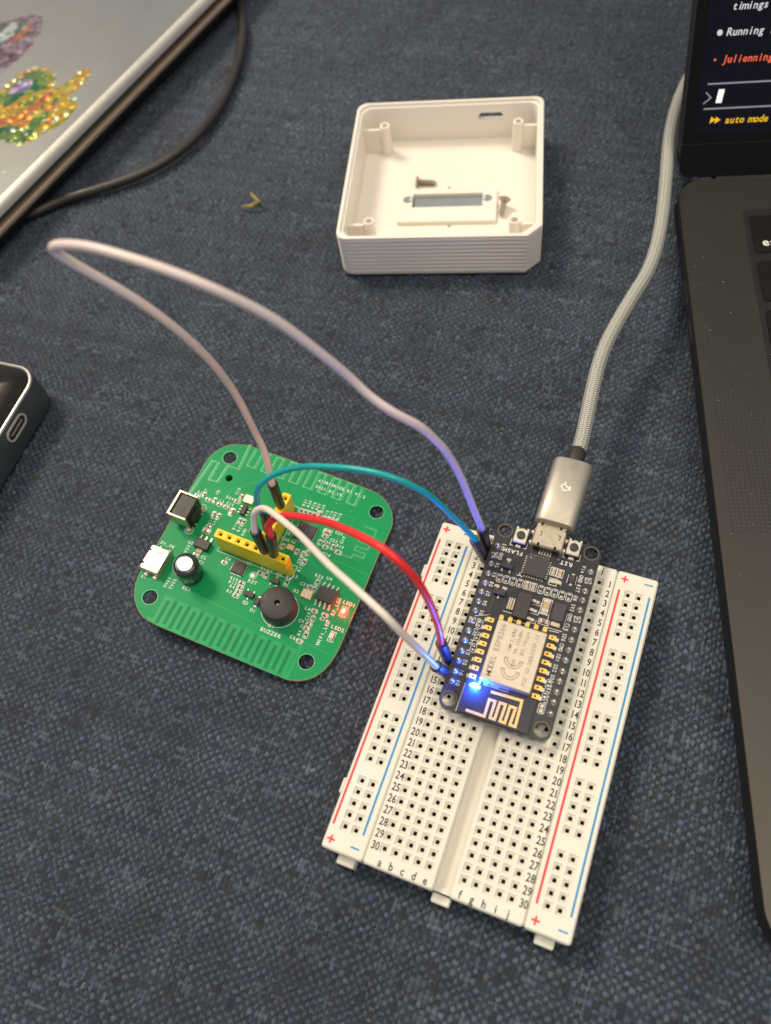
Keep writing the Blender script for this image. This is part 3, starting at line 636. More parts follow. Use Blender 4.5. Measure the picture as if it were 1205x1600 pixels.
out = [tuple(g(u_, v_)) for u_, v_ in ((231, 969), (246.9, 977.5), (300, 1000), (400, 1041.8), (426.6, 1052.4), (443.8, 1059.8), (453, 1062.5), (466.4, 1063.4), (479.7, 1061.7), (493, 1056.5), (506.2, 1047), (516.9, 1034.5), (524.8, 1022.5), (532.8, 1006.6), (542.8, 982.7), (563, 936), (590, 871), (600, 850), (608, 833), (612, 824), (613.7, 812), (612.3, 801), (608, 790), (600, 779.5), (589, 770.5), (577, 765), (560, 758.5), (540, 751), (460, 721), (426, 709), (403.6, 701.2), (388.3, 696.6), (379.7, 694.9), (366.4, 694.2), (353, 696.6), (339.8, 703.4), (328, 713), (320, 723.8), (313.3, 737), (275, 800), (240, 860), (217.8, 896), (212.2, 911), (210.3, 922), (210.3, 934.4), (213, 945.6), (217.8, 956.5), (224, 964.3))]
mb = MB(); mb.prism(out, -1.2, 0, [circ(x, y, 1.95, 24)[::-1] for x, y in gh]+[circ(*sh_, 1.05, 16)[::-1]]); mb.build('circuit_board', M['green'], GB)
mb = MB(); mb.line([(x*.9995, y*.9995) for x, y in out], .12, .004, closed=True)
mb.line([(x*1.0012, y*1.0012) for x, y in out], .02, -.15, 1.0, closed=True); mb.build('board_edge', M['fr4'], GB)
for x, y in gh:
    mb = MB(); mb.line(circ(x, y, 2.04, 28), .13, .012, closed=True); mb.build('hole_ring', M['green_ring_glint'], GB)
# bottom antenna meander
mb = MB(); x = -18.3; y0, y1 = -27.9, -20.9; pts = [(-20.2, y0+.3), (x, y0+.3)]
for k in range(10):
    pts += [(x, y1), (x+1.93, y1), (x+1.93, y0), (x+3.86, y0)]; x += 3.86
pts = pts[:-1]; pts = [p for p in pts if p[0] < 20.5]
mb.line(pts, 1.0, .03, .03); mb.line([(18.6, y0), (19.6, y0), (19.6, -19.5), (18.2, -18.3)], .9, .034, .03)
# top meander
x = -16.6; y0, y1 = 21.9, 27.7; pts = []
for k in range(8):
    pts += [(x, y1), (x, y0), (x+2.35, y0), (x+2.35, y1-.2*(k % 2))]; x += 4.35
mb.line([(-28.2+.9, 8), (-26.4, 19.7), (-24.4, 19.7), (-24.5, 13.9), (-22.0, 14.2), (-21.6, 19.9), (-18.3, 20.0), (-18.9, 28.4)], .55, .03, .03)
mb.line(pts, .62, .03, .03)
# right meander
mb.line([(20.9, 17.5), (24.6, 17.5), (24.6, 15.1), (21.1, 15.0), (21.1, 12.9), (24.6, 12.8), (24.6, 11.4), (21.3, 11.3), (21.3, 10.1), (24.5, 10.1), (24.5, 8.8), (21.4, 8.7), (21.5, 7.6), (17.4, 7.5)], .62, .03, .03)
mb.build('antenna_traces', M['green_tr'], GB)
mb = MB(); sh2 = lambda P, dx, dy: [(p[0]+dx, p[1]+dy) for p in P]  # highlights along the raised traces, painted as pale offset lines
mb.line(sh2([(-28.2+.9, 8), (-26.4, 19.7), (-24.4, 19.7), (-24.5, 13.9), (-22.0, 14.2), (-21.6, 19.9), (-18.3, 20.0), (-18.9, 28.4)], -.27, .0), .20, .045)
mb.line(sh2([(-28.2+.9, 8), (-26.4, 19.7), (-24.4, 19.7), (-24.5, 13.9), (-22.0, 14.2), (-21.6, 19.9), (-18.3, 20.0), (-18.9, 28.4)], .27, .0), .10, .045)
mb.line(sh2(pts, -.3, 0), .16, .045); mb.line(sh2(pts, .3, 0), .07, .045)
mb.line(sh2([(20.9, 17.5), (24.6, 17.5), (24.6, 15.1), (21.1, 15.0), (21.1, 12.9), (24.6, 12.8), (24.6, 11.4), (21.3, 11.3), (21.3, 10.1), (24.5, 10.1), (24.5, 8.8), (21.4, 8.7), (21.5, 7.6), (17.4, 7.5)], 0, -.28), .10, .045)
mb.build('trace_glints', M['green_ring_glint'], GB)
mb = MB()
for a, b in (((-17.9, -27.2), 0),): pass
x = -18.3
for k in range(10):
    if x+1.93 < 20: mb.box((x+.96, -24.6, .006), (.9, 6.2, .012)); 
    if x+3.0 < 18: mb.box((x+2.9, -24.2, .006), (.9, 6.6, .012))
    x += 3.86
mb.build('bare_mask', M['green_dk'], GB)
# routed tracks
mb = MB()
for k in range(6):
    o_ = k*.42; mb.line([(14.0+o_*.2, -4.6-o_*.9), (16.2+o_*.3, -1.9-o_*.8), (19.5, -2.1-o_), (23.8-o_*.5, -4.4-o_*.6), (24.3-o_*.5, -12)], .17, .012, .012)
    mb.line([(-6.5+o_, -7.5), (-5.5+o_*1.2, -5.6-o_*.2), (-2, -5.9+o_*.3)], .14, .012, .012)
    mb.line([(-12+o_*2, 4.5-o_), (-9+o_*2, 5.6-o_), (-8+o_*2, 8.2-o_)], .14, .012, .012)
    mb.line([(-10.2+o_*.9, -6.0), (-10.2+o_*.9, -8.2-o_*.5), (-9.4+o_, -9.5-o_*.6)], .13, .012, .012)
for p_ in ([(-19.5, -8.8), (-14.5, -17.2), (2.0, -18.1), (14, -19.3)], [(-18.2, 10), (-16.8, 13.8), (-12.2, 18.2), (-7.5, 18.6)], [(17.5, 4.6), (17.6, 18.2), (13.9, 18.4)], [(17.9, 5.2), (27.5, 4.8)], [(26.8, -18.5), (16, -18.0)], [(-16.9, 5.4), (-17, -2.6), (-21, -2.7)]):
    mb.line(p_, .32, .014, .014)
mb.build('masked_tracks', M['green_tr'], GB)
mb = MB()
for k in range(95):
    x, y = (rng.uniform(16, 28), rng.uniform(-18, 4.5)) if k < 55 else ((rng.uniform(10, 18), rng.uniform(8, 18)) if k < 70 else (rng.uniform(-14, 14), rng.uniform(-18, 16)))
    mb.lathe((x, y, 0), [(.13, .010), (.13, .016)], 8)
tag(mb.build('vias', M['green_dk'], GB), kind='stuff')
mb = MB()
for k in range(40): x, y = rng.uniform(-26, 27), rng.uniform(-28, 28); mb.lathe((x, y, 0), [(.05+.05*rng.random(), .01), (.04, .03)], 6)
tag(mb.build('dust_specks', M['silk'], GB), kind='stuff')
# ---- silkscreen lettering
sk = MB(); zs = .035
def T(s, p, size, rot=0.0, adv=None): text(sk, s, p[0], p[1], size, rot, zs, adv=adv or size*.66, xs=.92)
T('433RFBRIGE R2 V2.2', C2(485, 362), 1.22, 0, .79); T('2021.01.19', C2(463, 408), 1.22, 0, .79)
T('B1', C4(100, 703), 1.4); T('BUZZER', C4(30, 738), 1.45, 0, .98); T('U4', C4(600, 300), 1.25); T('R25', C4(500, 275), 1.25); T('C32', C4(372, 345), 1.25); T('X2', C4(315, 405), 1.25)
T('LED1', C4(738, 505), 1.35); T('LED2', C4(637, 715), 1.4); T('RF_LED', C4(665, 618), 1.3, PI/2, .86); T('WIFI_LED', C4(540, 868), 1.3, PI/2, .86)
T('L4', C4(413, 556), 1.2); T('C14', C4(540, 645), 1.2); T('C9', C4(360, 662), 1.2); T('C6', C4(285, 802), 1.25); T('C17', C4(440, 660), 1.2, PI/2); T('R9', C4(375, 790), 1.2, PI/2); T('C1', C4(372, 710), 1.2)
T('J3', C4(305, 280), 1.25); T('Q3', C4(170, 265), 1.25); T('R8', C4(252, 293), 1.2); T('R6', C4(35, 214), 1.2); T('R7', C4(90, 235), 1.2)
T('U1', C3(1010, 170), 1.2); T('C4', C3(832, 130), 1.2); T('RST', C3(1022, 322), 1.3)
for s_, X, Y in (('R23', 870, 298), ('R13', 858, 330), ('R4', 865, 368), ('R5', 840, 408)): T(s_, C3(X, Y), 1.15)
T('Q2', C3(978, 505), 1.2); T('D1', C3(1040, 572), 1.2); T('C2', C3(618, 118), 1.25); T('C1', C3(600, 160), 1.25); T('EC1', C3(458, 380), 1.3); T('TVS1', C3(325, 378), 1.2, PI/2); T('TVS2', C3(370, 393), 1.2, PI/2); T('V33', C3(500, 82), 1.25, PI/2)
T('5V_IN', C1(272, 925), 1.25); T('U3', C1(508, 922), 1.25); T('S1', C3(108, 280), 1.2)
T('RXD', A2(605, 735), 1.1, PI/2); T('TXD', A2(700, 690), 1.1, PI/2)
T('R24', A2(398, 285), 1.15); T('C15', A2(535, 250), 1.1, PI/2); T('C13', A2(400, 355), 1.15); T('L3', A2(318, 330), 1.1); T('C7', A2(160, 235), 1.1, PI/2); T('C8', A2(305, 250), 1.1, PI/2); T('R3', A2(60, 225), 1.1)
T('R11', A2(500, 665), 1.15, PI/2); T('R12', A2(555, 690), 1.15, PI/2); T('C10', A2(215, 600), 1.15, PI/2); T('C18', A2(260, 615), 1.15, PI/2)
T('U2', A3(118, 555), 1.15); T('C28', A3(72, 620), 1.15); T('X3', A3(178, 660), 1.1); T('C25', A3(703, 550), 1.15); T('C22', A3(640, 635), 1.15); T('C19', A3(790, 680), 1.15, PI/2); T('C20', A3(560, 655), 1.1); T('R10', A3(715, 705), 1.1); T('C24', A3(550, 800), 1.15); T('C31', A3(285, 915), 1.15, PI/2); T('R17', A3(290, 1010), 1.15, PI/2)
for s_, X, Y in (('R21', 345, 235), ('R20', 400, 250), ('R18', 450, 270), ('R22', 500, 285), ('L29', 560, 300), ('R15', 600, 365), ('R14', 650, 375), ('R23', 695, 385), ('R12', 750, 400)): T(s_, A3(X, Y), 1.1, PI/2)
def ob(p, w_, h_, r=.1, lw=.13): sk.line(rrect(p[0]-w_/2, p[1]-h_/2, p[0]+w_/2, p[1]+h_/2, r, 3), lw, zs, closed=True)
# ---- passives
X_, Y_ = False, True
def P(p, vert, kind='r', rad=.12):
    L, W_, h, m = {'r': (1.0, .52, .32, 'resblk'), 'c': (1.0, .52, .45, 'capbrn'), 'C': (1.6, .85, .7, 'captan')}[kind]
    passive(GB, p, L, W_, h, vert, M[m], 'resistor' if kind == 'r' else 'capacitor'); b_ = (W_+.55, L+.75)
    ob(p, b_[0] if vert else b_[1], b_[1] if vert else b_[0], rad)
for X, Y, v_, k in ((60, 252, X_, 'r'), (140, 240, Y_, 'c'), (190, 300, X_, 'c'), (265, 308, Y_, 'c'), (322, 355, X_, 'c'), (402, 386, X_, 'c'), (465, 445, Y_, 'C'), (530, 320, X_, 'r'), (580, 265, Y_, 'c'), (253, 470, Y_, 'c'), (312, 492, Y_, 'c'), (195, 617, X_, 'c'), (168, 668, X_, 'C'), (562, 545, Y_, 'r'), (602, 560, Y_, 'r'), (380, 1040, X_, 'c'), (45, 948, X_, 'c'), (805, 1165, X_, 'r'), (872, 1190, Y_, 'r')):
    P(A2(X, Y, .4), v_, k, .45 if k == 'c' else .12)
for X, Y, v_, k in ((303, 285, Y_, 'r'), (355, 300, Y_, 'r'), (405, 314, Y_, 'r'), (455, 330, Y_, 'r'), (513, 328, Y_, 'C'), (560, 378, Y_, 'r'), (606, 390, Y_, 'r'), (655, 405, Y_, 'c'), (704, 416, Y_, 'c'), (618, 528, X_, 'C'), (588, 580, X_, 'c'), (524, 652, Y_, 'c'), (590, 706, X_, 'c'), (678, 708, Y_, 'c'), (742, 768, X_, 'r'), (90, 700, Y_, 'c'), (252, 762, Y_, 'c'), (326, 790, Y_, 'c'), (380, 775, Y_, 'c'), (340, 880, Y_, 'r')):
    P(A3(X, Y, .4), v_, k, .45 if k == 'c' else .12)
for X, Y, v_, k in ((525, 325, Y_, 'r'), (462, 372, Y_, 'c'), (497, 385, Y_, 'c'), (500, 570, X_, 'c'), (590, 605, X_, 'c'), (485, 636, Y_, 'c'), (452, 684, X_, 'c'), (430, 720, X_, 'c'), (425, 775, Y_, 'r'), (372, 828, X_, 'c'), (262, 325, Y_, 'r')):
    P(C4(X, Y, .4), v_, k, .4 if k == 'c' else .12)
for k, (X, Y) in enumerate(((972, 330), (958, 368), (943, 403), (922, 436))): P(C3(X, Y, .4), X_, 'r')
def block(name, p, w_, h_, z, m, bev=.1, par=GB):
    mb = MB(); mb.box((p[0], p[1], z/2+.02), (w_, h_, z-.02), bev=bev); return mb.build(name, M[m] if isinstance(m, str) else m, par)
for p, w_, h_ in ((A2(672, 300, .8), 3.0, 2.5), (A3(178, 715, .6), 2.1, 1.6), (C4(436, 426, .8), 3.1, 2.5)):
    x = block('crystal', p, w_, h_, .7, 'gold', .12); mb = MB(); mb.box((p[0], p[1], .78), (w_-.4, h_-.4, .12), bev=.05); mb.build('crystal_lid', M['xtal'], x)
qfn(GB, *C3(945, 198, .85), 3.3, 8, h=.8); qfn(GB, *A3(352, 535, .9), 5.0, 12, h=.9)
sot23(GB, *A2(607, 420, 1), PI/2+.0, 1.0, True)
sot23(GB, *C3(1035, 428, 1), PI, .95); sot23(GB, *C4(160, 312, 1), PI/2*0, .9)
p = C3(1105, 487, .9); b_ = block('diode', p, 1.3, 2.0, .95, 'chip'); mb = MB(); mb.box((p[0], p[1]-1.25, .15), (.8, .7, .25), bev=.08); mb.box((p[0], p[1]+1.25, .15), (.8, .7, .25), bev=.08); mb.build('lead', M['solder'], b_)
# SOIC
p = C4(602, 430, 1.5); b_ = block('chip', p, 4.9, 3.9, 1.5, 'chip', .15)
for sx in range(4):
    for sy in (-1, 1): mb = MB(); mb.box((p[0]+(sx-1.5)*1.27, p[1]+sy*2.25, .75), (.42, .7, .2), bev=.06); mb.box((p[0]+(sx-1.5)*1.27, p[1]+sy*2.65, .35), (.42, .25, .9), bev=.06); mb.box((p[0]+(sx-1.5)*1.27, p[1]+sy*3.0, .12), (.45, .9, .2), bev=.05); mb.build('lead', M['solder'], b_)
# regulator at left
p = C1(632, 925, 1.5); b_ = block('voltage_regulator', p, 4.2, 2.6, 1.5, 'chip', .15)
for dx in (-1.5, 0, 1.5): mb = MB(); mb.box((p[0]+dx, p[1]+1.9, .3), (.6, 1.5, .35), bev=.1); mb.build('lead', M['solder'], b_)
mb = MB(); mb.box((p[0]-.1, p[1]-1.8, .3), (1.7, 1.3, .35), bev=.1); mb.build('lead', M['captan'], b_)
# test pad
p = C3(1073, 268); mb = MB(); mb.lathe((*p, 0), [(.62, .02), (.6, .07), (.3, .1)], 20); mb.build('test_pad', M['solder'], GB); sk.line(circ(*p, .92, 20), .13, zs, closed=True)
# LEDs
for (X, Y), m_ in (((750, 575), 'led_red'), ((648, 787), 'led_off')):
    p = C4(X, Y, .6); mb = MB(); mb.box((p[0], p[1], .25), (.85, 1.2, .4), bev=.06); r_ = mb.build('status_led', M['led_off'], GB); mb = MB(); mb.box((p[0], p[1], .62), (1.05, 1.35, .35), bev=.06); mb.build('led_lens', M[m_], r_)
    if m_ == 'led_red': mb = MB(); mb.box((p[0], p[1], .80), (.72, .92, .06)); mb.build('led_core', M['led_core'], r_); r_['label'] = 'lit red LED' if m_ == 'led_red' else 'unlit LED'
    mb = MB(); mb.box((p[0], p[1]-.85, .12), (.8, .5, .2), bev=.05); mb.box((p[0], p[1]+.85, .12), (.8, .5, .2), bev=.05); mb.build('led_terminal', M['solder'], r_)
    ob(p, 1.45, 2.7, .05, .15)
# buzzer
p = g(434.7, 941.3, 5.2); p = np.array([10.35, -12.6]); mb = MB(); mb.sm = True
n = 40; mb.lathe((*p, 0), [(4.45, .25), (4.5, .4), (4.5, 4.9), (4.32, 5.25), (4.1, 5.4), (1.0, 5.42), (.72, 5.40), (.72, 4.2)], n, caps=False)
bz = mb.build('buzzer', M['bz'], GB, smooth=True)
mb = MB(); mb.lathe((*p, 0), [(.72, 4.2), (.70, 4.21)], 16); mb.build('sound_hole', M['dark'], bz); mb = MB(); mb.box((p[0]+.1, p[1]-.15, 4.3), (.75, .5, .1)); mb.build('diaphragm', M['capcream'], bz)
mb = MB(); q = p+np.array([-1.1, -2.2]); mb.line(circ(*q, .85, 24), .13, 5.43, closed=True); mb.line(arc(*q, .42, 200, 340, 8), .13, 5.43); mb.line([(q[0]-.35, q[1]+.25), (q[0]-.2, q[1]-.1)], .13, 5.43); mb.build('moulded_mark', M['blackp'], bz)
sk.line(circ(*p, 4.85, 40), .13, zs, closed=True)
# electrolytic capacitor
p = g(289, 881, 7.7); mb = MB(); mb.sm = True; mb.lathe((*p, 0), [(2.95, .3), (3.1, .5), (3.15, 1.3), (3.0, 1.6), (3.25, 1.9), (3.3, 6.7), (3.15, 7.3), (2.7, 7.7), (2.2, 7.82), (2.0, 7.82)], 36, caps=False); ec = mb.build('electrolytic_capacitor', M['cansleeve'], GB, smooth=True)
mb = MB(); mb.lathe((*p, 0), [(2.02, 7.80), (1.85, 7.74), (.01, 7.74)], 32, caps=False); mb.build('can_top', M['cansilver'], ec)
mb = MB(); nn = 9; V = []
for k in range(nn+1):
    a = math.radians(205+50*k/nn); V += [(p[0]+3.33*math.cos(a), p[1]+3.33*math.sin(a), z) for z in (2.0, 6.9)]+[(p[0]+2.3*math.cos(a), p[1]+2.3*math.sin(a), 7.86)]
mb.add(V, [[3*k, 3*k+3, 3*k+4, 3*k+1] for k in range(nn)]+[[3*k+1, 3*k+4, 3*k+5, 3*k+2] for k in range(nn)]); mb.build('polarity_stripe', M['sleeve_ink'], ec)
mb = MB()
for k, s_ in enumerate(('16V', '220')):
    for j, ch in enumerate(s_):
        V, F, a_, b_ = glyph(ch); a0 = math.radians(-58-k*22); q = []
        for v_ in V: aa = a0+(v_[1]*1.6)/3.32; q.append((p[0]+3.33*math.cos(aa), p[1]+3.33*math.sin(aa), 5.6-j*1.15-v_[0]*1.5))
        mb.add(q, F)
mb.build('sleeve_print', M['sleeve_ink'], ec)
# micro usb socket at the left edge
usb_socket(GB, -25.3, -13.3, -PI/2, wd=7.2, dp=5.6)
# side-acting push switch in a metal bracket
sx, sy = -23.9, 1.85; mb = MB(); mb.box((sx-.1, sy, 3.4), (4.6, 6.3, 6.3), bev=.15); mb.box((sx+2.5, sy, 2.2), (.8, 4.4, 4.0), bev=.2); sw = mb.build('side_switch', M['blackp'], GB)
mb = MB(); mb.prism([(sx-3.1, sy-3.7), (sx+2.3, sy-3.7), (sx+2.3, sy-3.25), (sx-2.6, sy-3.25), (sx-2.6, sy+3.25), (sx+2.3, sy+3.25), (sx+2.3, sy+3.7), (sx-3.1, sy+3.7)], 2.0, 7.0)
mb.box((sx-2.9, sy, 6.9), (.5, 7.3, .4)); mb.build('switch_bracket', M['nickel'], sw)
for s_ in (-1, 1):
    mb = MB(); mb.box((sx+1.7, sy+s_*3.5, 1.0), (1.0, .45, 2.4)); mb.sm = True; mb.lathe((sx+1.7, sy+s_*3.55, 0), [(1.0, .02), (.95, .3), (.6, .8), (.3, 1.0)], 18); mb.build('bracket_leg', M['solder'], sw)
    sk.line(circ(sx+1.7, sy+s_*3.55, 1.2, 20), .12, zs, closed=True)
for s_ in (-1, 1):
    mb = MB(); mb.box((sx+2.9, sy+s_*1.6, .6), (.6, .5, 1.0), bev=.1); mb.build('switch_pin', M['solder'], sw)
mb = MB(); mb.lathe((sx-3.1, sy, 3.6), [(1.3, 0), (1.3, 1.2), (1.1, 1.4)], 20, axis=(-1, 0, 0)); mb.build('plunger', M['blackp'], sw)
# ---- yellow pin headers
def header(p0, n_, vert, hh=8.5):
    d_ = 2.54; L = n_*d_+.35
    mb = MB(); holes = []
    cx, cy = p0[0]+(0 if vert else (n_-1)*d_/2), p0[1]+((n_-1)*d_/2 if vert else 0)
    a, b_ = (1.22, L/2) if vert else (L/2, 1.22)
    hl = [(p0[0]+(0 if vert else k*d_), p0[1]+(k*d_ if vert else 0)) for k in range(n_)]
    holed(mb, cx-a, cy-b_, cx+a, cy+b_, .15, hh, hl, bev=.12, o=.62, i_=.34, dp=.55, sh=4.5, corner=.25)
    h_ = mb.build('pin_header', [M['yellow'], M['capbrn']], GB)
    mb = MB(); e_ = .55
    for s_ in (-1, 1):      # sloping end webs
        if vert: Q = [(cx-1.0, cy+s_*b_, .2), (cx+1.0, cy+s_*b_, .2), (cx+1.0, cy+s_*b_, hh-.8), (cx-1.0, cy+s_*b_, hh-.8), (cx-.6, cy+s_*(b_+e_), .2), (cx+.6, cy+s_*(b_+e_), .2), (cx+.6, cy+s_*(b_+e_*.2), hh-1.2), (cx-.6, cy+s_*(b_+e_*.2), hh-1.2)]
        else: Q = [(cx+s_*a, cy-1.0, .2), (cx+s_*a, cy+1.0, .2), (cx+s_*a, cy+1.0, hh-.8), (cx+s_*a, cy-1.0, hh-.8), (cx+s_*(a+e_), cy-.6, .2), (cx+s_*(a+e_), cy+.6, .2), (cx+s_*(a+e_*.2), cy+.6, hh-1.2), (cx+s_*(a+e_*.2), cy-.6, hh-1.2)]
        mb.add(Q, [[4, 5, 6, 7], [0, 1, 5, 4], [3, 2, 6, 7], [0, 4, 7, 3], [1, 5, 6, 2]])
    mb.build('end_web', M['yellow'], h_); return hl, h_
h3, _ = header((-10.45, -2.25), 8, False); h2, _ = header((.42, 3.25), 5, True)
h3 = [np.array(p) for p in h3]; h2 = [np.array(p) for p in h2]
sk.line(rrect(-12.4, -4.2, 9.4, -.2, .1, 1), .12, zs, closed=True); sk.line(rrect(-1.6, 1.3, 2.4, 15.6, .1, 1), .12, zs, closed=True)
sk.build('silkscreen', M['silk'], GB)

# ================================================================ JUMPER WIRES
def plug(root, F, base, top, hz0, hz1, name='plug_housing'):
    """moulded pin housing from the hole (local mm) to its top; returns world base, top"""
    a = tow(F, (base[0], base[1], hz0)); b_ = tow(F, (top[0], top[1], hz1)); ax = (b_-a)/np.linalg.norm(b_-a); L = np.linalg.norm(b_-a)
    mb = MB(); mb.sm = True; mb.lathe(a, [(.75, .15), (1.12, .5), (1.22, 1.0), (1.27, L*.5), (1.33, L-.5), (1.30, L-.12), (1.18, L), (.80, L), (.74, L-.9), (.01, L-.95)], 28, axis=ax, caps=True)
    h_ = mb.build(name, M['housing'], root, smooth=True)
    mb = MB(); mb.lathe(a, [(.3, -4.0), (.32, .2)], 8, axis=ax); mb.build('contact_pin', M['gold'], h_)
    mb = MB(); mb.lathe(a, [(.30, .9), (.46, .3), (.46, .12), (.3, .0)], 10, axis=ax); mb.build('pin_collar', M['gold'], h_)
    return a, b_, ax
def jumper(name, label, m, A, B, mid, r=.70):
    root = empty(name, W0, label, 'jumper wire', 'jumper wires between the two boards')
    a0, a1, ax = plug(root, *A); b0, b1, bx = plug(root, *B)
    pts = [a1-ax*.9, a1+ax*.6]+[at(*q) for q in mid]+[b1+bx*.8, b1-bx*.9]
    P_ = smooth_path(spline(pts, 10), 14); P_[0] = pts[0]
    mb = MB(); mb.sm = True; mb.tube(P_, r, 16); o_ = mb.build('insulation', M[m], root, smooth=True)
    n_ = len(P_); light_tint = np.repeat(np.linspace(0, 1, n_), 16).astype(np.float32); at_ = o_.data.attributes.new('light_tint', 'FLOAT', 'POINT'); at_.data.foreach_set('value', light_tint)
    root.location = (0, 0, 0); return root
zt = H+14
G_ = lambda q, t: (F_GB, q, t, 8.3, 22.4)
B_ = lambda r, t: (F_BB, (-13.97, rowy(r)), t, 9.4, zt)
jumper('jumper_wire', 'mauve jumper wire rising in the tall loop at far left', 'mauve', G_(h2[3], (.44, 10.1)), B_(1, (-15.0, 35.5)),
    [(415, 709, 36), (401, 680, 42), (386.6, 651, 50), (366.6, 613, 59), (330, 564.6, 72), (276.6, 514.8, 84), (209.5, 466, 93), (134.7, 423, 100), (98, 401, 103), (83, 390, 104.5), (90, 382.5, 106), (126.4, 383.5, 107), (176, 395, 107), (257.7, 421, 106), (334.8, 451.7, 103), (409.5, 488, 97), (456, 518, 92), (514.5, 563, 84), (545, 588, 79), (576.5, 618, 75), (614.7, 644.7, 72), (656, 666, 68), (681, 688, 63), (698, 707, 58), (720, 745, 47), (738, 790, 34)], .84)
jumper('jumper_wire', 'white jumper wire ending beside the blue LED, nearest the yellow header', 'whitew', G_(h3[5], (2.37, -3.0)), B_(14, (-14.4, .6)),
    [(396.9, 811, 31), (398.5, 800, 34), (408, 794, 36), (418, 796, 38), (430.6, 804.6, 40), (447.5, 818, 42), (470, 837, 45), (492.5, 860.9, 48), (518.7, 887, 51), (546, 911, 53), (573.5, 936, 54.5), (600.8, 961, 54), (626.4, 988, 50), (653, 1013.5, 41), (669, 1029, 33)], .78)
jumper('jumper_wire', 'red jumper wire crossing to the breadboard just above the white one', 'redw', G_(h3[6], (6.37, -2.58)), B_(13, (-15.0, 6.0)),
    [(417.5, 824, 30), (425, 813.6, 33), (438.5, 806.9, 36), (452, 805.7, 39), (481, 809, 44), (513, 816.5, 49), (546.4, 829.8, 54), (579.7, 846.4, 57), (604.6, 861.4, 58), (629.5, 883, 56), (653, 909, 51), (668, 934.9, 45), (678, 958, 38), (686, 983, 31)], .82)
jumper('jumper_wire', 'teal jumper wire arching over the green board to its second breadboard row', 'teal', G_(h2[0], (2.27, 2.4)), B_(2, (-15.6, 32.1)),
    [(406, 795, 31), (401, 783, 34), (401, 774, 36), (403, 764, 38), (409, 755, 40), (421.6, 745, 42), (438.5, 737, 44), (458.7, 731.5, 46), (481, 728.7, 48), (499, 728.8, 49), (539, 730.8, 51), (579, 736.8, 52), (609, 744.7, 52), (639, 756.7, 50), (670, 773, 46), (699.7, 800, 39), (717, 816, 33), (730, 829, 28)])

# ================================================================ MICRO USB CABLE
UC = empty('usb_cable', F_MC, 'grey braided usb cable with a champagne metal plug in the black controller board', 'usb cable')
Zp = 1.6
p0 = hit(F_MC, 866.9, 815, Zp+3.2)[:2]; p1 = hit(F_MC, 897.5, 717.5, Zp+3.4)[:2]
def loft(mb, secs, n=28):
    """rounded rectangles: (centre, half width, half height, power, direction)"""
    V = []
    for c, hw, hh, q, d_ in secs:
        d_ = np.array(d_)/np.linalg.norm(d_); x = np.cross(d_, [0, 0, 1.]); x /= np.linalg.norm(x); z = np.cross(x, d_)
        for k in range(n):
            a = 2*PI*k/n; ca, sa = math.cos(a), math.sin(a); V.append(np.array(c)+x*hw*math.copysign(abs(ca)**q, ca)+z*hh*math.copysign(abs(sa)**q, sa))
    m_ = len(secs); mb.add(V, [[L*n+k, L*n+(k+1) % n, (L+1)*n+(k+1) % n, (L+1)*n+k] for L in range(m_-1) for k in range(n)]+[list(range(n-1, -1, -1)), [(m_-1)*n+k for k in range(n)]])
a = np.array([*p0, Zp]); b = np.array([*p1, Zp+.3]); d = b-a; L = np.linalg.norm(d); d /= L
mb = MB(); mb.sm = True
loft(mb, [(a-d*.0, 4.3, 2.8, .55, d), (a+d*.1, 4.75, 3.2, .55, d), (a+d*.6, 4.95, 3.4, .55, d), (a+d*(L-.5), 4.95, 3.4, .55, d), (b, 4.7, 3.2, .55, d), (b+d*.02, 4.4, 2.9, .55, d)])
pb = mb.build('plug_body', M['plug'], UC, smooth=True)
mb = MB(); t0 = m5(822, 110, 1.7)
c0 = np.array([.0, 0, 0]); tip = np.array([t0[0], t0[1]-1.0, 1.45])
mb.sm = False; q0 = a+d*1.0; ee = tip
V = []
for c, w_ in ((q0, 3.45), (ee, 3.35)):
    for sx_, sz_ in ((-1, -1), (1, -1), (1, 1), (-1, 1)): V.append((c[0]+sx_*w_, c[1], c[2]+sz_*.95))
mb.add(V, [[0, 1, 5, 4], [1, 2, 6, 5], [2, 3, 7, 6], [3, 0, 4, 7], [4, 5, 6, 7]]); mb.build('plug_tip', M['nickel'], UC)
mb = MB(); q = (q0*.45+ee*.55)
for sx_ in (-1, 1): mb.box((q[0]+sx_*2.3, q[1]+.5, q[2]+1.0), (.6, .8, .1))
mb.build('latch_hook', M['contact'], UC)
mb = MB(); mb.lathe(a+d*.05, [(3.6, -.35), (3.6, .05)], 20, axis=d); 
# flat emblem printed on the plug: an outlined cube with two prongs
c = a+d*L*.53+np.array([0, 0, 3.42]); ex = np.array([d[1], -d[0]]); ey = d[:2]
f2 = lambda x, y: (c[0]+ex[0]*x+ey[0]*y, c[1]+ex[1]*x+ey[1]*y)
mb = MB(); k_ = 1.25
mb.line([f2(-.95*k_, .15*k_), f2(-.15*k_, -.75*k_), f2(.95*k_, -.35*k_), f2(.85*k_, .55*k_)], .36, c[2]); mb.line([f2(-.95*k_, .15*k_), f2(-.3*k_, .65*k_), f2(-.15*k_, 1.3*k_)], .34, c[2]+.005); mb.line([f2(-.3*k_, .65*k_), f2(.8*k_, -.1*k_)], .34, c[2]+.01); mb.build('plug_emblem', M['logo'], UC)
e1 = b+d*4.2+np.array([.1, 0, -.3])
mb = MB(); mb.sm = True; mb.tube([b-d*.5, b+d*1.5, b+d*3.4, e1], [2.35, 2.35, 2.3, 2.2], 24); mb.build('strain_relief', M['boot'], UC, smooth=True)
ew = tow(F_MC, e1-d*.5); ew2 = tow(F_MC, e1+d*4)
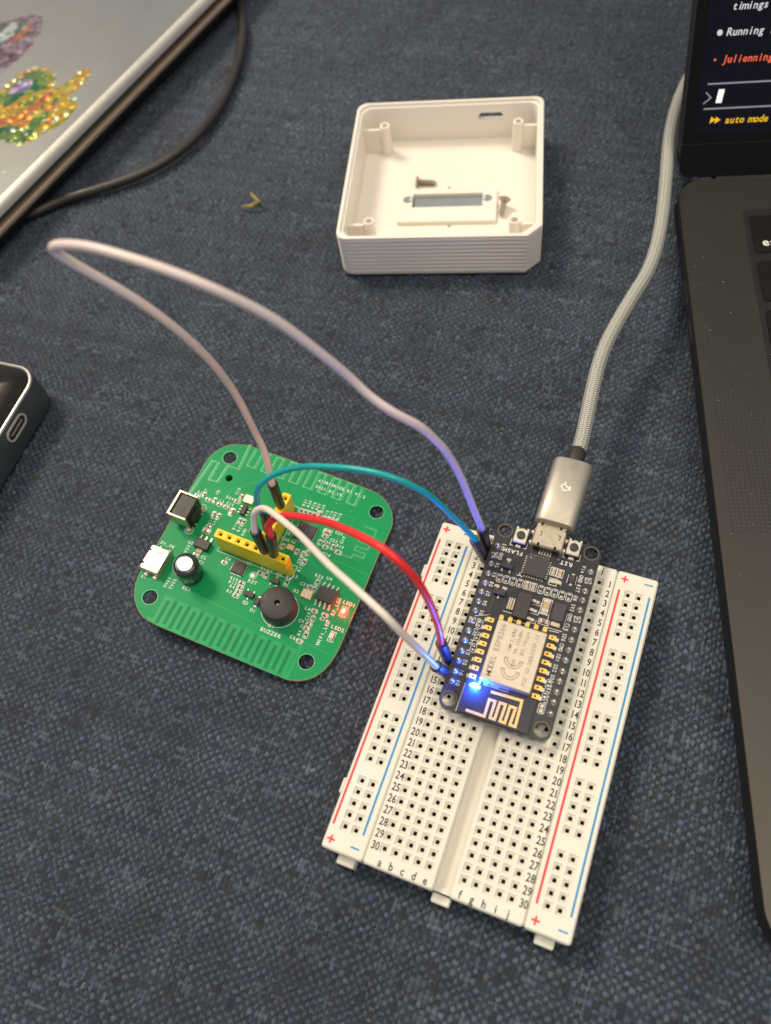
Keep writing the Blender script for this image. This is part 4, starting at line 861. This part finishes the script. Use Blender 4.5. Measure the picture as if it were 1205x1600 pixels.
pth = [ew, ew2]+[at(u, v, z) for u, v, z in ((919, 641, 15.5), (932, 582, 16.5), (946, 540, 17), (964.5, 504, 17.5), (988, 464, 18), (1010, 428, 18), (1025, 388, 18), (1035, 336, 17), (1040.5, 280, 16), (1044, 233, 14), (1049, 196, 11), (1058, 162, 8), (1071, 130, 5), (1092, 95, 3), (1125, 60, 2.5), (1160, 30, 2.5))]
P_ = smooth_path(spline(pth, 22), 20); Fi = np.linalg.inv(F_MC); P_ = [tow(Fi, p) for p in P_]
mb = MB(); mb.sm = True; ln = np.r_[0, np.cumsum([np.linalg.norm(P_[k+1]-P_[k]) for k in range(len(P_)-1)])]; tot = ln[-1]; K = int(tot/.16); 
P2 = [np.array([np.interp(s_, ln, [p[j] for p in P_]) for j in range(3)]) for s_ in np.linspace(0, tot, K)]; nS = 48
mb.tube(P2, 1.80, nS); cb = mb.build('braided_cable', M['cable'], UC, smooth=True)
# braid: displace the jacket with two crossing helices of flat strands
me = cb.data; co = np.empty(len(me.vertices)*3); me.vertices.foreach_get('co', co); co = co.reshape(-1, 3); Pc = np.repeat(np.array(P2)*S, nS, 0); rad = co-Pc
sl = np.repeat(np.linspace(0, tot, K), nS); th = np.tile(2*PI*np.arange(nS)/nS, K)
h1 = np.sin(12*th+sl*5.6); h2_ = np.sin(12*th-sl*5.6); ov = np.sin(6*(th)+0)*np.sin(sl*2.8); w1 = np.abs(h1)**.6; w2 = np.abs(h2_)**.6
tri = np.abs((th*5/PI) % 2-1); hb = np.abs(np.sin(sl*4.6+tri*2.6))**.7*(.35+.65*np.clip(np.minimum(tri, 1-tri)*7, 0, 1)); co = Pc+rad*(1+.10*(hb-.5))[:, None]; me.vertices.foreach_set('co', co.ravel())
at_ = me.attributes.new('braid', 'FLOAT', 'POINT'); at_.data.foreach_set('value', hb.astype(np.float32)); me.update()

# ================================================================ WHITE ENCLOSURE
CS = empty('enclosure', F_CS, 'open white ribbed plastic enclosure lying upside down behind the boards, two loose screws inside', 'plastic case')
hw, hd, HH = 31.6, 32.2, 16.2
def ring(off, z, rib=0.0):
    c = 4.4; base = rrect(-hw, -hd, hw, hd, [c, 3.0, 3.6, 3.4], 7)
    q = []; n_ = len(base)
    # corner towards the viewer on the right is a straight chamfer
    for (x, y) in base:
        k = 1.0
        if x > hw-c-.1 and y < -hd+c+.1: t = ((x-(hw-c))+(y+hd))/(2*c); x, y = hw-c+c*min(1, max(0, t*1.0)), -hd+c*min(1, max(0, t)); k = 0
        r_ = math.hypot(x, y); q.append((x-off*np.sign(x)*(abs(x) > hw-8)-(rib*k*np.sign(x) if abs(x) > hw-4 else 0), y-off*np.sign(y)*(abs(y) > hd-8)-(rib*k*np.sign(y) if abs(y) > hd-4 else 0), z))
    return q
lev = [(1.6, 0.0, 0), (.7, .25, 0), (.15, .9, 0), (0, 1.6, 0)]
z = 1.7
for k in range(9):
    lev += [(0, z, 0), (0, z+.95, 0), (0, z+1.12, .60), (0, z+1.40, .60)]; z += 1.55
lev += [(0, 15.75, 0), (.12, 16.1, 0), (.45, HH, 0), (1.1, HH, 0), (1.15, HH-.15, 0), (1.2, HH-.9, 0), (1.9, HH-.95, 0), (2.0, HH-1.2, 0), (2.1, 2.2, 0)]
mb = MB(); rings = [ring(a_, z_, r_) for a_, z_, r_ in lev]; n_ = len(rings[0])
V = [p for r_ in rings for p in r_]; F = [[L*n_+k, L*n_+(k+1) % n_, (L+1)*n_+(k+1) % n_, (L+1)*n_+k] for L in range(len(rings)-1) for k in range(n_)]
F += [list(range(n_-1, -1, -1)), [(len(rings)-1)*n_+k for k in range(n_)]]
mb.add(V, F); shell = mb.build('shell', M['abs2'], CS, smooth=True)
def cc(u, v, h): return hit(F_CS, u, v, h)[:2]
wa, wb = cc(641, 305, 2.4), cc(776, 328, 2.4); wc = (wa+wb)/2
wc = (cc(645, 318, 2.4)+cc(754, 316, 2.4))/2; ww = np.linalg.norm(cc(645, 318, 2.4)-cc(754, 316, 2.4))
sl = hit(F_CS, 767, 182, hd-2.2, 1)
def cutter(c, d_, bev=0):
    mb = MB(); mb.box(c, d_, bev=bev); return mb.build('cutter', M['abs2'])
cuts = [cutter((wc[0], wc[1], 1), (ww, 6.4, 6), .3), cutter((sl[0], hd-1, sl[2]), (8.2, 8, 2.7), .9)]
for c_ in cuts: c_.matrix_world = CS.matrix_world
bpy.context.view_layer.update()
for c_ in cuts:
    md = shell.modifiers.new('b', 'BOOLEAN'); md.operation = 'DIFFERENCE'; md.object = c_; md.solver = 'EXACT'
bpy.context.view_layer.update(); dg = bpy.context.evaluated_depsgraph_get(); nm = bpy.data.meshes.new_from_object(shell.evaluated_get(dg)); shell.modifiers.clear()
old = shell.data; shell.data = nm; nm.name = 'shell_mesh'; nm.set_sharp_from_angle(angle=math.radians(38))
for c_ in cuts: bpy.data.objects.remove(c_)
for (u, v) in ((601, 196), (810, 189), (576, 345), (804, 343)):
    p = cc(u, v, 13.0); mb = MB(); mb.sm = True; mb.lathe((*p, 0), [(1.95, 2.1), (1.75, 12.7), (1.65, 13.0), (1.1, 13.0), (1.02, 12.8), (1.0, 9.5)], 24, caps=False); po = mb.build('screw_post', M['abs2'], CS, smooth=True)
    mb = MB(); sgx, sgy = np.sign(p[0]), np.sign(p[1]); mb.box(((p[0]+sgx*(hw-2))/2+sgx*.9, p[1], 6.8), (abs(hw-2-abs(p[0]))-1.8, .9, 9.4)); mb.build('gusset', M['abs2'], po)
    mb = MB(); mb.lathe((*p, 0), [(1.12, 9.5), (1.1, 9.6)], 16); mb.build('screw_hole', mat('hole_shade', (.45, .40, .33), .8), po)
def fr(x0, x1, y0, y1, z0, z1): mb = MB(); mb.box(((x0+x1)/2, (y0+y1)/2, (z0+z1)/2), (x1-x0, y1-y0, z1-z0), bev=.15); return mb
bx = np.linalg.norm(cc(625, 350, 3)-cc(777, 345, 3))/2+1; cx = wc[0]; cy = wc[1]
mb = MB(); mb.prism(rrect(cc(621, 340, 3.2)[0], cc(700, 347, 3.2)[1], cc(775, 335, 3.2)[0], cc(700, 296, 3.2)[1], .4, 2), 2.15, 3.6, [[(cx-ww/2, cy+3.1), (cx-ww/2, cy-3.1), (cx+ww/2, cy-3.1), (cx+ww/2, cy+3.1)][::-1]]); mb.build('window_frame', M['abs2'], CS)
mb = MB(); mb.box((cx, cy, 1.9), (ww-.1, 6.3, .6)); mb.build('window_pane', M['pane'], CS)
for s_ in (-1, 1):
    mb = MB(); mb.lathe((cx+s_*(ww/2+1.6), cy+.6, 0), [(1.6, 3.6), (1.55, 3.65)], 20); mb.build('clip_recess', M['pane'], CS)
    mb = MB(); mb.box((cx+s_*(ww/2+.5), cy+.2, 3.7), (1.0, .7, .6), s_*.8); mb.build('clip', M['abs2'], CS)
for v_, k in ((297, 0), (353, 1)):
    p = cc(702, v_ - 4*(k == 0), 2.3); mb = MB(); mb.lathe((*p, 0), [(.55, 2.2), (.5, 2.26)], 14); mb.build('moulding_pit', mat('pit', (.30, .26, .2), .8), CS)
# screws (loose things resting in the case)
def screw(label, base, direction, L=7.5):
    a = np.array(direction, float); a /= np.linalg.norm(a); root = empty('screw', mat4(np.eye(3), base), label, 'screw', 'loose screws in the white enclosure')
    mb = MB(); mb.sm = True; mb.lathe((0, 0, 0), [(2.0, -.1), (1.95, .15), (.95, 1.0)], 20, axis=a); mb.build('screw_head', M['screwm'], root)
    mb = MB(); pr = [(.85, .9)]; z = 1.1
    while z < L-1.2: pr += [(.72, z), (1.08, z+.32), (.72, z+.62)]; z += .85
    pr += [(.6, L-.7), (.1, L)]; mb.lathe((0, 0, 0), pr, 14, axis=a); mb.build('screw_thread', M['screwm'], root)
s0 = at(651, 284, 3.6); s1 = at(683, 286, 3.0); screw('countersunk screw lying flat on the floor of the white enclosure', s0, s1-s0, np.linalg.norm(s1-s0))
s0 = at(789, 311, 5.5); s1 = at(783, 338, 3.2); screw('screw leaning beside the window frame in the white enclosure', s0, s1-s0, np.linalg.norm(s1-s0))

# ================================================================ CLOSED SILVER LAPTOP
e_ = np.array([-.661, -.750, 0]); nI = np.array([-.750, .661, 0]); 
F_CL = mat4(np.c_[-e_, nI, [0, 0, 1]], (-76.8, 251.3, 0))     # x along the edge, y into the machine
CLP = empty('closed_laptop', F_CL, 'closed silver laptop with two holographic stickers in the upper left corner', 'laptop')
def slab(mb, x0, y0, x1, y1, r, prof, n=8):
    """rounded slab: prof = list of (inset, z)"""
    R_ = []
    for i_, z in prof: R_.append([(x, y, z) for x, y in rrect(x0+i_, y0+i_, x1-i_, y1-i_, max(.3, r-i_), n)])
    m_ = len(R_[0]); V = [p for q in R_ for p in q]; mb.add(V, [[L*m_+k, L*m_+(k+1) % m_, (L+1)*m_+(k+1) % m_, (L+1)*m_+k] for L in range(len(R_)-1) for k in range(m_)]+[list(range(m_-1, -1, -1)), [(len(R_)-1)*m_+k for k in range(m_)]])
mb = MB(); slab(mb, -98, 0, 215, 220, 10, [(1.6, 11.9), (0.4, 12.0), (0, 12.4), (0, 14.2), (.4, 15.3), (1.2, 15.9), (2.2, 16.05)]); lid_ = mb.build('lid_rim', M['rim'], CLP, smooth=True)
mb = MB(); slab(mb, -98, 0, 215, 220, 10, [(1.9, 15.2), (2.2, 16.06), (3.0, 16.1)]); mb.build('lid', M['silver'], CLP, smooth=True)
mb = MB(); slab(mb, -97, 1.2, 214, 219, 9, [(2.5, 8.8), (2.5, 12.1)]); mb.build('gasket', M['rubber'], CLP)
mb = MB(); slab(mb, -98, .0, 215, 220, 10, [(.4, 6.8), (0, 7.3), (0, 8.6), (.4, 9.1), (3, 9.15)]); mb.build('base_rim', M['rimdim'], CLP, smooth=True)
mb = MB(); slab(mb, -97, .5, 214, 219, 9, [(8, 0.6), (3.5, 1.4), (1.2, 4.0), (0.2, 6.9)]); mb.build('base', M['rubber'], CLP, smooth=True)
def spoly(name, pts, m, dz, par, sc_=6.669, ox=0, oy=0):
    q = [hit(F_CL, ox+x/sc_, oy+y/sc_, 16.1)[:2] for x, y in pts]; ar = sum(q[k][0]*q[(k+1) % len(q)][1]-q[(k+1) % len(q)][0]*q[k][1] for k in range(len(q)))
    if ar < 0: q = q[::-1]
    mb = MB(); mb.prism(q, 16.12+dz-.03, 16.12+dz); return mb.build(name, m, par)
st_y = sticker_mat('holographic_yellow', [(0.22, (.02, .16, .03)), (.36, (.16, .26, .02)), (.46, (.50, .34, .01)), (.58, (.62, .42, .02)), (.68, (.58, .16, .01)), (.8, (.60, .55, .10))], 260)
st_g = sticker_mat('holographic_green', [(0.22, (.01, .06, .02)), (.42, (.02, .18, .05)), (.55, (.30, .34, .03)), (.72, (.04, .16, .05))], 220)
st_m = sticker_mat('holographic_mauve', [(0.25, (.06, .02, .02)), (.42, (.16, .09, .11)), (.55, (.24, .15, .19)), (.7, (.34, .24, .28))], 500)
st_c = sticker_mat('holographic_checks', [(0.25, (.10, .12, .07)), (.48, (.16, .17, .12)), (.52, (.52, .60, .58)), (.8, (.60, .62, .62))], 330)
st_p = sticker_mat('holographic_eye', [(0.25, (.10, .10, .12)), (.45, (.40, .36, .42)), (.6, (.62, .42, .50)), (.75, (.22, .12, .70))], 300)
st_o = sticker_mat('holographic_orange', [(0.25, (.30, .08, .02)), (.5, (.60, .26, .02)), (.7, (.55, .12, .04))], 350)
glt = sticker_mat('glitter', [(0.2, (.60, .85, .45)), (.45, (.80, .55, .35)), (.6, (.55, .85, .75)), (.75, (.75, .80, .30))], 400, .12)
a1_ = spoly('sticker', [(-260, 420), (-120, 300), (0, 238), (130, 213), (200, 180), (330, 150), (410, 168), (452, 215), (430, 300), (380, 400), (310, 500), (200, 600), (100, 680), (0, 760), (-200, 860)], st_m, 0, CLP); a1_['label'] = 'upper sticker, mauve with a checked band'
spoly('checked_patch', [(-80, 330), (0, 290), (150, 228), (290, 215), (262, 300), (130, 372), (40, 432), (-80, 470)], st_c, .04, a1_)
spoly('orange_streak', [(150, 385), (240, 330), (300, 240), (330, 250), (270, 350), (180, 420), (110, 440)], st_o, .05, a1_)
a2_ = spoly('sticker', [(-260, 1180), (-120, 1040), (0, 955), (80, 875), (200, 765), (330, 705), (430, 690), (530, 740), (580, 820), (548, 925), (640, 900), (740, 830), (860, 730), (940, 720), (952, 762), (870, 880), (780, 950), (702, 1010), (820, 1090), (720, 1220), (640, 1300), (500, 1370), (380, 1440), (230, 1525), (100, 1500), (0, 1450), (-200, 1500)], st_y, 0, CLP); a2_['label'] = 'lower sticker, yellow green holographic'
spoly('dark_ring', [(20, 1000), (110, 890), (230, 790), (400, 720), (510, 790), (530, 900), (400, 950), (250, 990), (120, 1090), (40, 1120)], st_g, .04, a2_)
spoly('eye_patch', [(80, 975), (150, 870), (260, 820), (350, 830), (330, 900), (220, 960), (120, 985)], st_p, .07, a2_)
spoly('green_patch', [(-60, 1340), (100, 1300), (210, 1330), (400, 1370), (330, 1440), (220, 1510), (100, 1490), (-60, 1440)], st_g, .04, a2_)
spoly('orange_patch', [(-60, 1250), (100, 1220), (230, 1180), (380, 1040), (520, 950), (560, 960), (470, 1080), (330, 1200), (160, 1290), (-60, 1320)], st_o, .05, a2_)
mb = MB()
for path in ([(430, 695), (540, 745), (590, 830), (545, 930)], [(860, 735), (780, 800)], [(945, 740), (820, 900)], [(700, 1020), (830, 1080)], [(540, 1160), (720, 1180)], [(400, 1250), (620, 1290)], [(330, 1380), (520, 1340)], [(100, 1340), (260, 1380)], [(-20, 1470), (250, 1500)], [(40, 900), (400, 690)], [(240, 1420), (330, 1400)], [(640, 1240), (560, 1240)]):
    for i in range(len(path)-1):
        L_ = math.dist(path[i], path[i+1]); nn = max(1, int(L_/75))
        for k in range(nn):
            t = (k+.5)/nn; x = path[i][0]*(1-t)+path[i+1][0]*t+rng.normal(0, 9); y = path[i][1]*(1-t)+path[i+1][1]*t+rng.normal(0, 9); q = hit(F_CL, x/6.669, y/6.669, 16.1)[:2]; r_ = rng.uniform(.75, 1.3)
            mb.lathe((*q, 0), [(r_, 16.22), (r_*.8, 16.25)], 7)
tag(mb.build('glitter_dots', glt, a2_), kind='stuff')
mb = MB()
pp = [(-150, 800), (0, 765), (100, 690), (210, 605), (310, 505), (385, 400), (440, 300), (455, 210), (400, 165), (330, 148)]
for i in range(len(pp)-1):
    nn = max(1, int(math.dist(pp[i], pp[i+1])/60))
    for k in range(nn):
        t = (k+.5)/nn; x = pp[i][0]*(1-t)+pp[i+1][0]*t-8; y = pp[i][1]*(1-t)+pp[i+1][1]*t-6; q = hit(F_CL, x/6.669, y/6.669, 16.1)[:2]; mb.box((*q, 16.2), (1.7, .9, .04), rng.uniform(-.6, .2)) if (k+i) % 2 else None
tag(mb.build('dashed_border', st_c, a1_), kind='stuff')
q = hit(F_CL, 6, 273, 16.1)[:2]; mb = MB(); mb.box((*q, 16.2), (2.2, .8, .2), .5, bev=.1); mb.box((q[0]+1, q[1]+.8, 16.2), (1.5, .5, .2), -.4, bev=.1); tag(mb.build('glitter_flake', glt, CLP))

# black cable under the closed laptop
pts = [at(u, v, 2.2) for u, v in ((20, 345), (60, 330), (100, 312), (150, 297), (200, 280), (240, 262), (285, 233), (325, 193), (355, 145), (374, 90), (380, 45), (376, 8), (366, -30), (350, -70))]
mb = MB(); mb.sm = True; mb.tube(smooth_path(spline(pts, 8), 6), 1.75, 14); tag(mb.build('black_cable', M['blackcable'], smooth=True), 'black rubber cable curving out from under the closed silver laptop', 'cable')
# dry plant bit
c = at(398, 316, 1.6); mb = MB(); mb.tube(spline([at(378, 322, 1.2), at(392, 322, 1.6), at(401, 317, 2.2), at(407, 313, 1.8)], 5), [.25+.5*math.sin(PI*min(1, k/15.)) for k in range(16)], 6); mb.tube(spline([at(391, 301, 2.0), at(398, 309, 2.0), at(405, 315, 1.6)], 5), [.2+.5*math.sin(PI*min(1, k/10.)) for k in range(11)], 6)
tag(mb.build('dry_leaf', M['leaf']), 'small yellow green scrap of dried leaf on the cloth left of the white case', 'leaf')

# ================================================================ USB HUB / CHARGER AT THE LEFT
hd_ = at(80, 540+60, 13)-at(0, 690, 13); ang = math.atan2((at(52, 598, 13)-at(0, 683, 13))[1], (at(52, 598, 13)-at(0, 683, 13))[0])
corner = at(30, 634, 13)
F_HB = mat4(rz(ang), (corner[0], corner[1], 0))       # x along the visible side, y into the body
HB = empty('docking_hub', F_HB, 'dark glossy topped hub with a bright rim and a port at the left edge', 'hub')
e1_ = hit(F_HB, 55, 590, 13)[0]; x1 = e1_+3.2; x0 = x1-110
mb = MB(); slab(mb, x0, 0, x1, 60, 7.5, [(2.2, .3), (.6, 1.2), (0, 3), (0, 12.4), (.1, 12.9), (.5, 13.1)], 10); mb.build('hub_body', M['hubside'], HB, smooth=True)
mb = MB(); R_ = [rrect(x0+i_, i_, x1-i_, 60-i_, 7.5-i_, 10) for i_ in (.35, .55, .85, 1.05)]; zz = [12.9, 13.35, 13.4, 13.1]; m_ = len(R_[0])
mb.add([(p[0], p[1], zz[L]) for L in range(4) for p in R_[L]], [[L*m_+k, L*m_+(k+1) % m_, (L+1)*m_+(k+1) % m_, (L+1)*m_+k] for L in range(3) for k in range(m_)]); mb.build('bright_rim', M['rim'], HB, smooth=True)
mb = MB(); slab(mb, x0+1.3, 1.3, x1-1.3, 58.7, 6.2, [(0, 12.9), (0, 13.25), (1.2, 13.8), (3.5, 14.6), (8, 15.6), (14, 16.4), (22, 16.9)], 10); mb.build('glossy_top', M['hubtop'], HB, smooth=True)
pt = hit(F_HB, 26, 668, 0, 1)
oval = lambda w_, h_: [(pt[0]+x, pt[2]+y) for x, y in rrect(-w_, -h_, w_, h_, min(w_, h_)*.98, 6)]
mb = MB(); A_, B2 = oval(4.8, 2.2), oval(4.2, 1.65); n_ = len(A_)
V = [(p[0], .05, p[1]) for p in A_]+[(p[0], -.35, p[1]) for p in A_]+[(p[0], -.35, p[1]) for p in B2]+[(p[0], 1.5, p[1]) for p in B2]
mb.add(V, [[L*n_+k, L*n_+(k+1) % n_, (L+1)*n_+(k+1) % n_, (L+1)*n_+k] for L in range(3) for k in range(n_)]); usb_c = mb.build('usb_port', M['rim'], HB, smooth=True)
mb = MB(); mb.add([(p[0], -.06, p[1]) for p in B2], [list(range(n_))]); mb.build('port_opening', M['dark'], usb_c)
mb = MB(); mb.box((pt[0], -.15, pt[2]), (6.2, .25, .6)); mb.build('port_tongue', M['rimdim'], usb_c)

# ================================================================ OPEN LAPTOP
LP = empty('open_laptop', F_LP, 'open dark grey laptop at the right edge, its screen showing a text terminal', 'laptop')
def lp(u, v, h=11.0): return hit(F_LP, u, v, h)
DK = 11.0; kx = lp(1160, 335)[0]; ky = lp(1160, 328)[1]; XR = 312; YF = lp(1193, 1462)[1]-4
mb = MB(); slab(mb, 0, YF, XR, 0, 9, [(5, .6), (1.6, 1.6), (.3, 4), (0, 7), (0, 10.6), (.25, 10.97)], 8); mb.build('base_shell', M['spaceside'], LP, smooth=True)
mb = MB(); well = rrect(kx, ky-116, XR-kx, ky, 2.5, 4)
mb.prism(rrect(.25, YF+.25, XR-.25, -.25, 8.8, 8), 10.9, DK, [well[::-1], rrect(100, YF+3, 225, YF+80, 3, 4)[::-1]]); mb.build('deck', M['space'], LP)
mb = MB(); mb.prism(rrect(kx-.5, ky-116.5, XR-kx+.5, ky+.5, 2, 3), 9.7, 10.1); mb.build('keyboard_well', M['well'], LP)
mb = MB(); mb.prism(rrect(100.2, YF+3.2, 224.8, YF+79.8, 3, 4), 10.7, 10.96); mb.build('trackpad', M['space'], LP)
k0 = lp(1169, 337); k1 = lp(1181, 396); kk1 = lp(1182, 408); pitch = k1[1]-kk1[1]+(k0[1]-k1[1])
kh = abs(k0[1]-k1[1]); kxl = k0[0]; keyl = []
mb = MB(); slab(mb, 0, -kh, 16.2, 0, 1.3, [(0, 10.1), (0, 10.95), (.30, 11.3), (.7, 11.32)], 4); key0 = mb.build('key', M['key'], LP, smooth=True); key0.location = Vector((kxl, k0[1], 0))*S
for r in range(6):
    for c_ in range(14):
        if r == c_ == 0: continue
        q = copy_part(key0, 'key', LP, (kxl+c_*18.6, k0[1]-r*pitch, 0)); sx_ = 1.0
key0['label'] = 'escape key'
ep = lp(1192, 385); mb = MB(); text(mb, 'esc', 8.0-1.0, -kh+3.1, 4.2, 0, 11.34, xs=.95); el = mb.build('key_legend', M['keytext'], key0); el.location = Vector((ep[0]-kxl-7.0+.0, ep[1]-k0[1]+kh-3.1, 0))*S
mb = MB(); ya, yb = lp(1098, 470)[1], lp(1135, 830)[1]; xa = lp(1100, 620)[0]+.2
y = yb; j = 0
x_lim = kx-3.0
while y < ya:
    x = 3.4
    while x < x_lim: mb.lathe((x+(rng.random()-.5)*.03, y, 0), [(.20, DK+.003), (.20, DK+.012)], 6, caps=True); x += 1.12
    y += 1.08; j += 1
tag(mb.build('speaker_perforations', M['dark'], LP), kind='stuff')
for v0, v1, u0 in ((450, 473, 1069), (508, 534, 1076.5)):
    a_, b_ = hit(F_LP, u0, v0, 0, 0), hit(F_LP, u0+2, v1, 0, 0); cy_, cz_ = (a_[1]+b_[1])/2, 6.6; ov = rrect(-4.6, -1.6, 4.6, 1.6, 1.55, 5); ov2 = rrect(-4.1, -1.2, 4.1, 1.2, 1.15, 5); n_ = len(ov)
    mb = MB(); mb.add([(.02, cy_+x, cz_+y) for x, y in ov]+[(-.12, cy_+x, cz_+y) for x, y in ov]+[(-.12, cy_+x, cz_+y) for x, y in ov2]+[(.02, cy_+x, cz_+y) for x, y in ov2], [[L*n_+k, L*n_+(k+1) % n_, (L+1)*n_+(k+1) % n_, (L+1)*n_+k] for L in range(3) for k in range(n_)]); pr_ = mb.build('side_port', M['portrim'], LP)
    mb = MB(); mb.add([(-.02, cy_+x, cz_+y) for x, y in ov2], [list(range(n_))]); mb.build('port_opening', M['dark'], pr_)
a_ = hit(F_LP, 1060, 345, 0, 0); mb = MB(); mb.add([(-.03, a_[1]+x, 6.6+y) for x, y in rrect(-9, -1.8, 9, 1.8, 1.7, 5)], [list(range(24))]); mb.build('charging_port', M['dark'], LP)
mb = MB()
for k in range(30): q = lp(rng.uniform(1085, 1205), rng.uniform(300, 900)); mb.lathe((q[0], q[1], 0), [(.05+.06*rng.random(), DK+.01), (.04, DK+.04)], 6)
tag(mb.build('dust_specks', M['silk'], LP), kind='stuff')
# hinge barrel and screen
Fr = np.linalg.inv(F_LP) @ F_SC
def sub(name, F, par):
    e = bpy.data.objects.new(name, None); col.objects.link(e); e.parent = par; M_ = Matrix([list(map(float, r)) for r in F]); M_.translation = Vector(F[:3, 3])*S; e.matrix_local = M_; return e
mb = MB(); mb.sm = True; mb.tube([(12, 1.8, 8.4), (XR-12, 1.8, 8.4)], 3.3, 20); mb.build('hinge', M['rubber'], LP, smooth=True)
def inF(mb, F):
    mb.v = [tuple((F @ np.r_[v, 1])[:3]) for v in mb.v]; return mb
def sp(u, v, h=.22): return hit(F_SC, u, v, h)
mb = MB(); slab(mb, 0, -.5, XR, 218, 8, [(.8, -4.6), (0, -3.8), (0, -.4), (.3, 0)], 8); lid = inF(mb, Fr).build('screen_lid', M['spaceside'], LP, smooth=True)
yb_ = sp(1150, 222)[1]
mb = MB(); mb.prism(rrect(.7, yb_, XR-.7, 217.3, [1.0, 7, 7, 1.0], 6), .02, .15); inF(mb, Fr).build('glass_bezel', M['bezel'], lid)
mb = MB(); mb.prism(rrect(.7, -.2, XR-.7, yb_-.25, [3, .5, .5, 3], 6), .02, .12); inF(mb, Fr).build('chin', M['bezel'], lid)
dl, db = sp(1098, 150)[0], sp(1150, 207)[1]
dl = sp(1090, 170)[0]
mb = MB(); mb.prism(rrect(dl, db, XR-dl, 212, 1, 2), .15, .19); dsp = inF(mb, Fr).build('display', M['display'], lid)
def stext(s, u0, u1, v, m, name, adv=None):
    a_ = sp(u0, v); n_ = len(s); b_ = sp(u1, v); adv = (b_[0]-a_[0])/n_; mb = MB(); text(mb, s, a_[0], a_[1]-.2, adv*1.95, 0, .23, adv=adv, shear=.18, xs=.98); return inF(mb, Fr).build(name, M[m], dsp)
stext('timings', 1144, 1200, 14, 't_white', 'text_line'); stext('Running 1', 1135.5, 1209, 54.5, 't_white', 'text_line'); stext('Julienning', 1127.5, 1207, 97, 't_red', 'text_line'); stext('auto mode on', 1132, 1222, 191.5, 't_yel', 'text_line')
mb = MB(); q = sp(1125, 51); mb.lathe((q[0], q[1], 0), [(.78, .2), (.78, .23)], 16); inF(mb, Fr).build('bullet', M['t_white'], dsp)
mb = MB(); q = sp(1117.5, 93.5); mb.lathe((q[0], q[1], 0), [(.35, .2), (.35, .23)], 10); inF(mb, Fr).build('bullet', M['t_red'], dsp)
for u_, v_ in ((1106, 131.5), (1099.5, 170.5)):
    q = sp(u_, v_); mb = MB(); mb.box((q[0]+70, q[1], .21), (140, .42, .03)); inF(mb, Fr).build('rule_line', M['t_line'], dsp)
q0_, q1_ = sp(1118, 161), sp(1127, 139.5); mb = MB(); mb.add([(q0_[0], q0_[1], .23), (q0_[0]+1.7, q0_[1], .23), (q0_[0]+2.2, q1_[1], .23), (q0_[0]+.5, q1_[1], .23)], [[0, 1, 2, 3]]); inF(mb, Fr).build('cursor', M['t_cur'], dsp)
q = sp(1106, 153); mb = MB(); mb.line([(q[0]-.7, q[1]+1.5), (q[0]+.9, q[1]), (q[0]-1.1, q[1]-1.6)], .35, .23); inF(mb, Fr).build('prompt_mark', M['t_line'], dsp)
for k in range(2):
    q = sp(1113.5+k*7.5, 188); mb = MB(); mb.add([(q[0]-.8, q[1]-.9, .23), (q[0]+.9, q[1]+.1, .23), (q[0]-.5, q[1]+1.0, .23)], [[0, 1, 2]]); inF(mb, Fr).build('arrow_mark', M['t_yel'], dsp)
